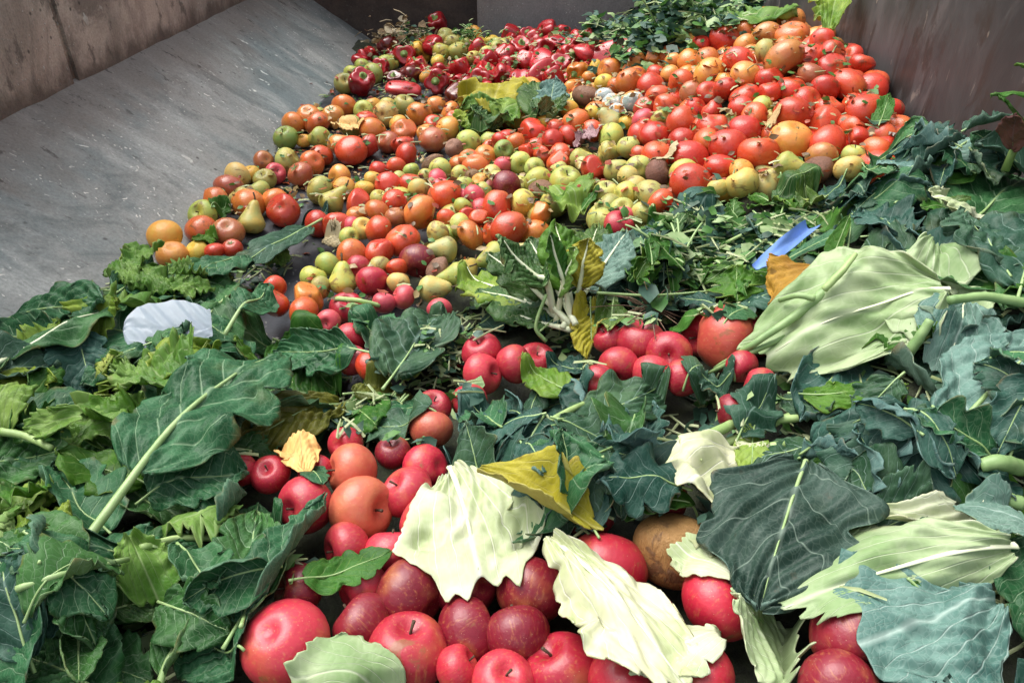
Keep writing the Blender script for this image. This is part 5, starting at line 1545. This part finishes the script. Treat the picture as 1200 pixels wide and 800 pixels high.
tube_px([(762, 350, .02), (755, 330, .05)], [.0014, .001], 'straw', 'root', rt, 5)
rt = thing('cut_shoot', 'thin pale stem lying across the chard bunch towards the roots', 'shoot', tuple(hit(700, 345)))
tube_px([(700, 343, .012), (760, 347, .03), (845, 340, .02)], [.003, .0026, .002], 'rib', 'stem', rt)
px_leaf('jag', 'green', 862, 368, 862, 318, 'bright green jagged celery leaf above the orange flushed apple', ar=.95, tlift=.02, res=BIG, ruf=1.3)
px_leaf('jag', 'green', 845, 360, 880, 330, 'second bright green celery leaf beside the orange brown leaf', ar=.9, tlift=.02)
px_leaf('small', 'green', 828, 385, 785, 385, 'flat green leaf touching the orange flushed apple', ar=.5)
px_leaf('small', 'broccoli', 845, 360, 790, 352, 'blue feathery leaf above the apple nest', ar=.5, ruf=2)
for a in [(795, 250, 770, 285), (850, 280, 800, 290), (880, 255, 930, 285), (850, 235, 800, 262), (920, 240, 875, 245), (960, 225, 905, 235), (890, 300, 850, 310), (790, 310, 750, 330), (815, 330, 780, 300),
          (910, 215, 950, 240), (990, 215, 960, 240), (760, 275, 730, 290)]:
    m_ = rnd.choice([('small', 'green', 'small fresh green leaf'), ('jag', 'green', 'jagged green leaf'), ('small', 'chard', 'small dull green leaf'), ('broccoli', 'broccoli', 'small lobed blue leaf')])
    px_leaf(m_[0], m_[1], *a, m_[2] + ' on top of the loose greens below the tomato heap', group='leaves on top of the loose greens', ar=rnd.uniform(.4, .7), tlift=.01, ruf=1.4)
herb(830, 262, 'tangle of shredded green stems just below the tomato heap', 1100, .10, .03, 41, stems=.16, s0=.018, s1=.045)
herb(900, 250, 'tangle of weeds beside the blue plastic strip', 700, .08, .03, 42, stems=.15, s0=.018, s1=.045)
herb(785, 300, 'heap of small leaves between chard bunch and blue plastic strip', 600, .08, .03, 43, stems=.12, s0=.02, s1=.05)

# --- right upper greens
for a in [('collard', 'bluecab', 1110, 240, 1042, 168, 'pale blue green leaf pointing up by the cardboard scrap', dict(ar=.5, tlift=.03)),
          ('collard', 'green', 1070, 245, 985, 230, 'bright green lobed leaf below the plum tomatoes', dict(ar=.6)),
          ('broccoli', 'green', 1090, 225, 1145, 175, 'green leaf along the foot of the steel wall', dict(ar=.55)),
          ('collard', 'bluecab', 1090, 205, 1165, 155, 'pale grey leaf resting on the steel wall', dict(ar=.45, tlift=.03)),
          ('collard', 'collard', 1010, 260, 1090, 225, 'dark veined leaf in the greens by the wall', dict(ar=.6)),
          ('broccoli', 'broccoli', 1065, 290, 1010, 250, 'cupped dark broccoli leaf left of the yellow cabbage leaf', dict(ar=.8, curl=.8)),
          ('collard', 'green', 960, 250, 1010, 295, 'green leaf with yellow tip beside the blue plastic strip', dict(ar=.6)),
          ('collard', 'collard', 1120, 285, 1200, 215, 'dark leaf with a hole beside the yellow cabbage leaf', dict(ar=.6)),
          ('broccoli', 'broccoli', 1000, 300, 1060, 270, 'shadowed curly leaf above the big cabbage leaf', dict(ar=.8)),
          ('collard', 'collard', 900, 320, 1005, 268, 'long dull leaf with browned end over the blue plastic strip', dict(ar=.32))]:
    px_leaf(*a[:7], res=(40, 26), **a[7])
px_leaf('cabbage', 'whitecab', 1165, 272, 1082, 238, 'torn pale yellow cabbage leaf among dark leaves by the wall', ar=.7, res=BIG, crumple=.03, tlift=.02, roll=R(25), top=1.0)
px_leaf('broccoli', 'broccoli', 1180, 330, 1130, 250, 'dark broccoli leaf with white veins standing by the yellow cabbage leaf', ar=.8, res=BIG, roll=R(-20), tlift=.03)
px_leaf('broccoli', 'broccoli', 1190, 360, 1215, 250, 'blue broccoli leaf against the steel wall', ar=.7, res=BIG, tlift=.03)
# blue plastic strip
n = NT('blue_film'); v, tc, oi = objvec(n); f = n.noise(v, 30, 3)
n.set(color=n.mix(f, (.10, .20, .55), (.20, .34, .68)), rough=.3, normal=n.bump(f, .4, .003)); M['blue'] = n.m
def strip(name, label, cat, pts, wpx, mat, lift, crease, nt=26, nu=10):
    A = blur(HT, 2)
    C = np.array([hit(x, y, A, lift) for x, y in pts])
    t = np.linspace(0, 1, nt)
    C = np.stack([np.interp(t, np.linspace(0, 1, len(C)), C[:, k]) for k in range(3)], -1)
    T_ = np.gradient(C, axis=0); T_ /= np.linalg.norm(T_, axis=1, keepdims=True)
    l = np.cross(T_, [0, -.35, .94]); l /= np.linalg.norm(l, axis=1, keepdims=True)
    nn = np.cross(l, T_)
    u = np.linspace(-1, 1, nu)
    w = wpx * (1 + .18 * snz(t, np.random.RandomState(3), 9))[:, None] * u[None, :]
    z = crease(t[:, None], u[None, :])
    P = C[:, None] + l[:, None] * w[..., None] + nn[:, None] * z[..., None]
    splat(P)
    o = C[0]
    V = np.vstack([(P - o).reshape(-1, 3), (P - nn[:, None] * .0012 - o).reshape(-1, 3)])
    F = np.vstack([grid_faces(nt, nu), grid_faces(nt, nu, nt * nu, True)])
    return add(name, new_mesh(name, V, F, [M[mat]]), None, tuple(o), label=label, category=cat)
strip('plastic_strip', 'torn strip of bright blue plastic in the greens above the orange brown leaf', 'plastic', [(888, 316), (918, 290), (950, 266)], .012, 'blue', .02, lambda t, u: .008 * np.abs(u + .2 * t) + .005 * np.sin(5 * t + 2 * u))
M['card'] = plain_mat('grey_cardboard', (.30, .26, .22), (.20, .17, .15), .8, 30)
strip('cardboard_scrap', 'scrap of grey corrugated cardboard at the foot of the steel wall', 'cardboard', [(1050, 158), (1085, 166)], .022, 'card', .022, lambda t, u: .003 * np.sin(44 * t) + 0 * u, 60, 6)
px_leaf('round', 'brown', 890, 384, 958, 308, 'withered orange brown leaf beside the thick broccoli stem', ar=.95, ruf=.5, res=BIG, crumple=.015, curl=.5, roll=R(20), tlift=.02, top=1.0)
# upright plant by the wall
rt = thing('weed_plant', 'leafy green weed standing up against the steel wall with a purple lower leaf', 'plant', tuple(hit(1178, 200)))
_bp = np.array(rt.location)
_top = _bp + np.array([.015, .0, .22])
V, F, T = tube(bezier([0, 0, 0], [.01, .01, .1], _top - _bp, 9), np.linspace(.006, .0025, 9), 7); add('stem', tri_mesh('stem', V, F, T, [M['stem_green']]), rt)
for k in range(13):
    hh = .05 + .17 * k / 12; az = k * 2.4
    b0 = _bp + np.array([.008, 0, hh]); ll = rnd.uniform(.05, .085)
    t0 = b0 + np.array([math.cos(az) * ll, math.sin(az) * ll * .7, rnd.uniform(.0, .05)]); t0[0] = min(t0[0], WALL_R - .012)
    lay_leaf('small', 'green', b0, t0, '', parent=rt, part='leaf', rest=False, ar=.5, res=(20, 12), rib=True, roll=rnd.gauss(0, .5), ribr=.0012, pet=.1)
lay_leaf('small', 'purple', _bp + [0, 0, .02], _bp + [-.035, -.03, .09], '', parent=rt, part='leaf', rest=False, ar=.6, res=(24, 14), rib=True, ribr=.0015)

# --- right: cabbages and broccoli
px_leaf('broccoli', 'broccoli', 1020, 560, 1180, 480, 'dark shadowed broccoli leaf under the large ribbed one', ar=.7, res=BIG)
px_leaf('broccoli', 'broccoli', 900, 480, 1000, 470, 'shadowed broccoli leaf below the big cabbage leaf', ar=.7, res=BIG)
px_leaf('broccoli', 'green', 920, 470, 1060, 460, 'curled green leaf edge under the big cabbage leaf', ar=.5, res=BIG, ruf=2)
px_leaf('broccoli', 'broccoli', 1060, 440, 1000, 500, 'drooping dark broccoli leaf below the cabbage leaf', ar=.8, res=BIG)
px_leaf('round', 'cabbage', 1112, 340, 903, 432, name='cabbage_leaf', label='big ribbed pale green cabbage leaf with brown edge spread by the broccoli stem', rib=True, ribmat='rib_white', ribr=.007, pet=.03, ar=1.1, res=(80, 60), tlift=.03, blift=.03, roll=R(34), bend=.16, ruf=.5, curl=-.7, maxup=.14, top=.8, stiff=1.5, thick=.0016)
px_leaf('cabbage', 'cabbage', 1085, 295, 1090, 405, 'second pale cabbage leaf folded over the big ribbed one', ar=.75, res=BIG, curl=-.5, ruf=.7, bend=.12, thick=.0016)
px_leaf('cabbage', 'bluecab', 1130, 345, 1110, 440, 'blue green leaf with white ribs right of the big cabbage leaf', ar=1.0, res=BIG, ruf=.9, roll=R(-15), rib=True, ribmat='rib_white')
px_leaf('collard', 'bluecab', 1100, 525, 1230, 395, 'large blue leaf with long straight midrib by the steel wall', ar=.62, res=BIG, pet=.1, ribr=.007, roll=R(-12), tlift=.02)
px_leaf('broccoli', 'bluecab', 1095, 480, 1095, 595, 'blue grey leaf hanging from the midrib beside the dark hollow', ar=.45, res=BIG, roll=R(15))
rt = thing('broccoli_shoot', 'thick green broccoli stem with cut end lying on the big cabbage leaf', 'stem', tuple(hit(840, 432)))
tube_px([(838, 432, .02), (880, 405, .035), (930, 372, .045), (965, 345, .05), (1000, 305, .05)], [.0045, .006, .0075, .010, .012], 'stalk', 'stem', rt, 12)
tube_px([(955, 350, .05), (935, 345, .055), (914, 352, .05)], [.006, .005, .0045], 'stalk', 'side_shoot', rt)
tube_px([(965, 340, .05), (985, 320, .065), (1003, 298, .06)], [.006, .006, .004], 'stalk_pale', 'side_shoot', rt)
rt = thing('broccoli_shoot', 'short green stem below the thick broccoli stem over the apples', 'stem', tuple(hit(840, 433)))
tube_px([(832, 437, .015), (875, 415, .02), (920, 395, .02)], [.004, .005, .005], 'stalk', 'stem', rt)
rt = thing('broccoli_shoot', 'curved green stem entering from the steel wall beside the cabbage leaf', 'stem', tuple(hit(1112, 352)))
tube_px([(1112, 352, .03), (1150, 346, .04), (1205, 355, .03)], [.007, .007, .008], 'stalk', 'stem', rt)
rt = thing('broccoli_shoot', 'straight green stem running level through the dark leaves below the cabbage', 'stem', tuple(hit(975, 518)))
tube_px([(970, 518, .02), (1040, 520, .035), (1112, 518, .03)], [.005, .0055, .005], 'stalk', 'stem', rt)
rt = thing('cauliflower_base', 'cut pale cauliflower base with thick stalks beside the lobed broccoli leaf', 'cauliflower', tuple(hit(790, 535)))
for a in [((785, 533, .01), (860, 518, .035), (925, 487, .03)), ((800, 525, .015), (850, 500, .035), (880, 488, .03)), ((785, 540, .01), (850, 535, .03), (920, 520, .025)), ((800, 545, .01), (860, 545, .025), (900, 560, .01)), ((870, 490, .03), (900, 492, .03), (935, 490, .02))]:
    tube_px(a, [.009, .0085, .006], 'stalk_pale', 'stalk', rt)
px_leaf('cabbage', 'whitecab', 905, 520, 800, 600, 'cream coloured inner leaf hanging from the cauliflower base', ar=.9, res=BIG, curl=-.5, bend=.1)
px_leaf('small', 'lettuce', 880, 510, 880, 560, 'yellow green inner leaf of the cauliflower base', ar=.6, tlift=.01)
for a in [('broccoli', 'broccoli', 640, 520, 545, 490, 'broccoli leaf overhanging the red apple with open core', dict(ar=.7)),
          ('broccoli', 'broccoli', 560, 560, 610, 500, 'grey broccoli leaf with pale veins above the cream cabbage leaf', dict(ar=.75, roll=R(-15))),
          ('broccoli', 'broccoli', 520, 510, 425, 505, 'small dark broccoli leaf shading the apples by the husk', dict(ar=.7)),
          ('broccoli', 'collard', 530, 470, 440, 490, 'curled dark leaf on the apples beside the olive leaf', dict(ar=.6, ruf=1.5)),
          ('broccoli', 'broccoli', 600, 560, 690, 600, 'flat broccoli leaf behind the yellow leaf', dict(ar=.5)),
          ('broccoli', 'broccoli', 660, 560, 720, 610, 'pointed broccoli leaf over the big crimson apple', dict(ar=.5)),
          ('broccoli', 'broccoli', 700, 560, 640, 500, 'blue broccoli leaf in the middle of the leaf drift', dict(ar=.75)),
          ('broccoli', 'broccoli', 650, 505, 775, 460, 'broad broccoli leaf with white veins below the apple nest', dict(ar=.6, roll=R(-22), bend=.1)),
          ('broccoli', 'broccoli', 745, 560, 765, 470, 'folded broccoli leaf with ribbed pale underside', dict(ar=.6, fold=.7, roll=R(-20), tlift=.02)),
          ('broccoli', 'broccoli', 795, 480, 830, 455, 'rounded blue leaf at the end of the green stem', dict(ar=1.0, roll=R(20), tlift=.015)),
          ('broccoli', 'broccoli', 860, 470, 815, 440, 'small dark leaf hanging before the orange flushed apple', dict(ar=.8)),
          ('broccoli', 'collard', 840, 410, 880, 385, 'small dark leaf lying on the orange flushed apple', dict(ar=.6)),
          ('broccoli', 'broccoli', 860, 520, 900, 470, 'dark broccoli leaf behind the cauliflower base', dict(ar=.7)),
          ('broccoli', 'broccoli', 780, 600, 730, 545, 'curly broccoli leaf beside the dark red apples', dict(ar=.7, ruf=1.6)),
          ('broccoli', 'broccoli', 660, 545, 560, 525, 'dark toothed leaf in the leaf drift', dict(ar=.6, ruf=1.6)),
          ('broccoli', 'broccoli', 620, 490, 680, 470, 'stalked broccoli leaf below the small apple group', dict(ar=.7)),
          ('small', 'lettuce', 680, 470, 615, 440, 'pale yellow green leaf beside the small apple group', dict(ar=.7, tlift=.01)),
          ('broccoli', 'broccoli', 690, 440, 640, 430, 'dark leaf between the two apple groups', dict(ar=.7)),
          ('broccoli', 'broccoli', 700, 620, 620, 560, 'grey leaf behind the yellow cabbage leaf', dict(ar=.6))]:
    px_leaf(*a[:7], res=(44, 28), **a[7])
rt = thing('broccoli_shoot', 'pale stem with yellow bruises between broccoli leaves below the small apple group', 'stem', tuple(hit(635, 500)))
tube_px([(630, 502, .012), (665, 482, .025), (690, 470, .02)], [.006, .006, .004], 'stalk_pale', 'stem', rt)

KEEP2 = KEEP + [[(890, 330), (1130, 300), (1130, 450), (890, 460)], [(780, 485), (940, 480), (930, 600), (800, 600)], [(520, 270), (720, 270), (720, 430), (600, 420)], [(140, 345), (255, 345), (255, 415), (140, 415)],
                [(875, 250), (970, 250), (970, 385), (880, 385)], [(1080, 225), (1175, 225), (1175, 300), (1080, 300)], [(60, 640), (280, 400), (330, 400), (320, 500), (130, 640)]]
def fill2_test(P):
    px, py, _ = to_px(P.reshape(-1, 3)[::5])
    bad = np.zeros(px.shape, bool)
    for q in KEEP2:
        bad |= inpoly(px, py, q)
    return bad.mean() < .10
n2 = 0
ZB = [([(540, 430), (900, 430), (900, 620), (540, 640)], ('broccoli', 'broccoli'), 'in the leaf drift between the apple groups', 34),
      ([(900, 440), (1210, 440), (1210, 640), (960, 640)], ('broccoli', 'broccoli'), 'in the hollow below the big cabbage leaf', 26),
      ([(960, 190), (1190, 180), (1190, 330), (1000, 310)], ('broccoli', 'broccoli'), 'piled between tomatoes and the big cabbage leaf', 30),
      ([(0, 420), (280, 400), (280, 640), (0, 700)], ('lettuce', 'lettuce'), 'crushed among the kale leaves', 16),
      ([(0, 640), (290, 600), (290, 800), (0, 800)], ('collard', 'collard'), 'on the kale pile by the apples', 14),
      ([(740, 240), (980, 230), (980, 330), (740, 340)], ('small', 'green'), 'on the loose weeds by the blue plastic strip', 24)]
for poly, (shp, mt), wd, cnt in ZB:
    got = 0
    xs = [q[0] for q in poly]; ys = [q[1] for q in poly]
    A = blur(H, 2)
    for it in range(cnt * 5):
        if got >= cnt:
            break
        px, py = rsf.uniform(min(xs), max(xs)), rsf.uniform(min(ys), max(ys))
        if not inpoly(px, py, poly)[0] or any(inpoly(px, py, q)[0] for q in KEEP2):
            continue
        pc = hit(px, py, A, .004)
        L = {'broccoli': rsf.uniform(.06, .11), 'lettuce': rsf.uniform(.05, .09), 'collard': rsf.uniform(.10, .15), 'small': rsf.uniform(.04, .07)}[shp]
        L = min(L, rsf.uniform(80, 130) * to_px(pc)[2][0] / FPX)
        th = rsf.rand() * 6.283
        dv = np.array([math.cos(th), math.sin(th), 0]) * L / 2
        b, t = pc - dv, pc + dv
        b[2] = max(b[2], float(h_at(b[0], b[1]))); t[2] = float(h_at(t[0], t[1])) + rsf.uniform(.0, .035)
        if shp == 'small' and rsf.rand() < .4:
            shp_ = 'jag'
        else:
            shp_ = shp
        m2 = mt if rsf.rand() < .75 else {'broccoli': 'collard', 'lettuce': 'green', 'collard': 'broccoli', 'green': 'chard'}[mt]
        fo = float(rsf.choice([0, .6, .9])); cu = rsf.uniform(-.6, 1.0)
        col_ = {'broccoli': 'blue grey', 'collard': 'dark green', 'lettuce': 'pale green', 'green': 'fresh green', 'chard': 'dull green'}[m2]
        kf = int(np.argmin(np.linalg.norm(Pz - pc, axis=1)))
        w2 = ' near ' + art(SHORT[CODE[fruits[kf]['c']][4]]) if np.linalg.norm(Pz[kf] - pc) < .09 else ''
        lmk = landmark(px, py, 100)
        wq = 'near ' + lmk if lmk else wd
        if lmk and w2:
            w2 = w2.replace(' near ', ' and ')
        lb = ('little ' if L < .07 else '') + ('folded ' if fo > .7 else 'cupped ' if cu > .55 else 'arched ' if cu < -.3 else 'curly ') + col_ + ' ' + {'broccoli': 'broccoli leaf', 'lettuce': 'lettuce leaf', 'collard': 'kale leaf', 'small': 'leaf', 'jag': 'jagged leaf'}[shp_] + ' ' + wq
        if len((lb + w2).split()) <= 16:
            lb += w2
        o = lay_leaf(shp_, m2, b, t, lb, res=(26, 18), roll=rsf.normal() * .5, curl=cu, ruf=rsf.uniform(1, 1.9), bend=rsf.uniform(.0, .2), pet=rsf.uniform(.04, .16), group=lb, test=fill2_test, lift=.003,
                     crumple=rsf.uniform(0, .03), fold=fo, maxup=.03)
        if o:
            got += 1

for (pts, rr, m_, lb) in [
        ([(165, 642, -.005), (205, 630, .008), (255, 630, -.01)], .005, 'stalk_pale', 'whitish kale rib poking out above the wavy grey leaf'),
        ([(0, 505, .02), (30, 510, .02), (60, 525, .015)], .006, 'stalk_pale', 'pale lettuce rib beside the radiating kale leaf'),
        ([(1195, 548, .02), (1172, 540, .03), (1150, 545, .02)], .010, 'stalk', 'stubby green stalk by the steel wall above the grey cabbage leaf'),
        ([(1195, 590, .02), (1175, 582, .03), (1150, 590, .02)], .009, 'stalk', 'second stubby stalk by the steel wall under the first'),
        ([(1060, 420, .02), (1078, 395, .04), (1090, 375, .04)], .008, 'stalk', 'upright green stalk stub in the dark leaves right of the cabbage'),
        ([(640, 400, .015), (625, 385, .03), (640, 345, .03)], .004, 'stalk', 'thin dark stalk under the chard bunch'),
        ([(360, 268, .01), (330, 282, .015), (318, 292, .01)], .006, 'stalk_pale', 'pale stalk piece at the edge of the bare floor'),
        ([(395, 350, .015), (420, 352, .03), (445, 358, .02)], .006, 'stalk_pale', 'bent pale celery piece below the pear'),
        ([(850, 285, .02), (880, 270, .03), (905, 262, .02)], .004, 'stalk_pale', 'thin pale stem across the loose weeds'),
        ([(700, 470, .015), (680, 478, .025), (650, 492, .02)], .005, 'stalk_pale', 'pale bent stem in the leaf drift below the apple nest'),
        ([(900, 560, .02), (940, 575, .03), (985, 600, .02)], .005, 'stalk', 'slanting green stem beside the lobed broccoli leaf'),
        ([(20, 690, .004), (70, 672, .01), (150, 655, .004)], .004, 'rib', 'long thin rib along the folded kale leaf')]:
    rt = thing('cut_stalk', lb, 'stalk', tuple(hit(pts[0][0], pts[0][1])))
    tube_px(pts, [rr * 1.1, rr, rr * .85], m_, 'stalk', rt, 10)

# --- front: torn cabbage leaves over the apples, then the last leaves at the right
px_leaf('cabbage', 'whitecab', 528, 548, 568, 706, 'creamy white cabbage leaf with torn edge on the apples', rib=True, ribmat='rib_white', ribr=.009, pet=.03, ar=.9, res=(64, 48), crumple=0.015, bend=.12, roll=R(-12), curl=-.35, ruf=1.1, blift=.03, tlift=.02, maxup=.09, stiff=1.5)
px_leaf('cabbage', 'yellow', 540, 552, 692, 622, 'yellow olive cabbage leaf with browned edge across the white leaf', ar=.5, res=BIG, blift=.04, tlift=.02, bend=.08, curl=.9, fold=.5, maxup=.09, stiff=1.5, top=1.0)
px_leaf('broccoli', 'broccoli', 905, 650, 1010, 620, 'dark leaf below the lobed broccoli leaf', ar=.8, res=BIG)
px_leaf('broccoli', 'broccoli', 1000, 640, 1090, 600, 'dark broccoli leaf in the hollow above the pale curved cabbage leaf', ar=.8, res=BIG)
px_leaf('cabbage', 'whitecab', 870, 720, 785, 650, 'thin white cabbage scrap beside the rotten apple', ar=.6, res=BIG, crumple=0.018, ruf=1.3, tlift=.02)
px_leaf('cabbage', 'whitecab', 640, 640, 800, 800, 'long pale torn cabbage leaf running down over the apples', rib=True, ribmat='rib_white', ribr=.007, pet=.03, ar=.55, res=(72, 40), crumple=0.018, ruf=1.5, blift=.02, tlift=.03, bend=.05, maxup=.09, stiff=1.5)
px_leaf('cabbage', 'whitecab', 850, 775, 745, 800, 'white cabbage scrap at the end of the long torn leaf', ar=.7, res=BIG, crumple=0.024, ruf=1.6)
px_leaf('cabbage', 'cabbage', 830, 690, 930, 800, 'green cabbage leaf piece with flat cut edge', ar=1.0, res=BIG, blift=.02, ruf=.7, bend=.04, crumple=0.006)
px_leaf('lobed', 'darkbroc', 945, 530, 890, 710, 'large lobed dark broccoli leaf with pale veins over the apples', ar=.88, res=(64, 48), pet=.06, blift=.035, tlift=.03, roll=R(-8), ribr=.005, maxup=.09, stiff=1.5)
px_leaf('cabbage', 'whitecab', 1000, 605, 1140, 625, 'pale rolled cabbage edge above the curved cabbage leaf', ar=.35, res=BIG, fold=.8)
px_leaf('round', 'cabbage', 1190, 640, 925, 715, name='cabbage_leaf', label='pale curved cabbage leaf arching over the dark red apple', rib=True, ribmat='rib_white', ribr=.007, pet=.03, ar=.55, res=(72, 44), blift=.03, tlift=.02, bend=.09, curl=-.9, roll=R(18), ruf=.7, maxup=.12, stiff=1.5)
px_leaf('cabbage', 'bluecab', 1190, 690, 1005, 775, 'large crinkled blue green cabbage leaf below the curved pale leaf', ar=1.15, res=(72, 56), blift=.03, tlift=.01, ruf=1.1, crumple=0.012, bend=.08, rib=False, maxup=.08)
px_leaf('cabbage', 'bluecab', 1240, 640, 1120, 600, 'rounded grey cabbage leaf edge by the wall', ar=.6, res=BIG, bend=.12)
px_leaf('broccoli', 'green', 1060, 680, 1100, 720, 'green underside scrap in the crinkled cabbage leaf', ar=.9)
px_leaf('cabbage', 'cabbage', 500, 830, 345, 800, 'pale green cabbage leaf edge in front of the apples', ar=.8, res=BIG, blift=.04, tlift=.03, bend=.1, roll=R(15), ruf=.5, stiff=1.5)
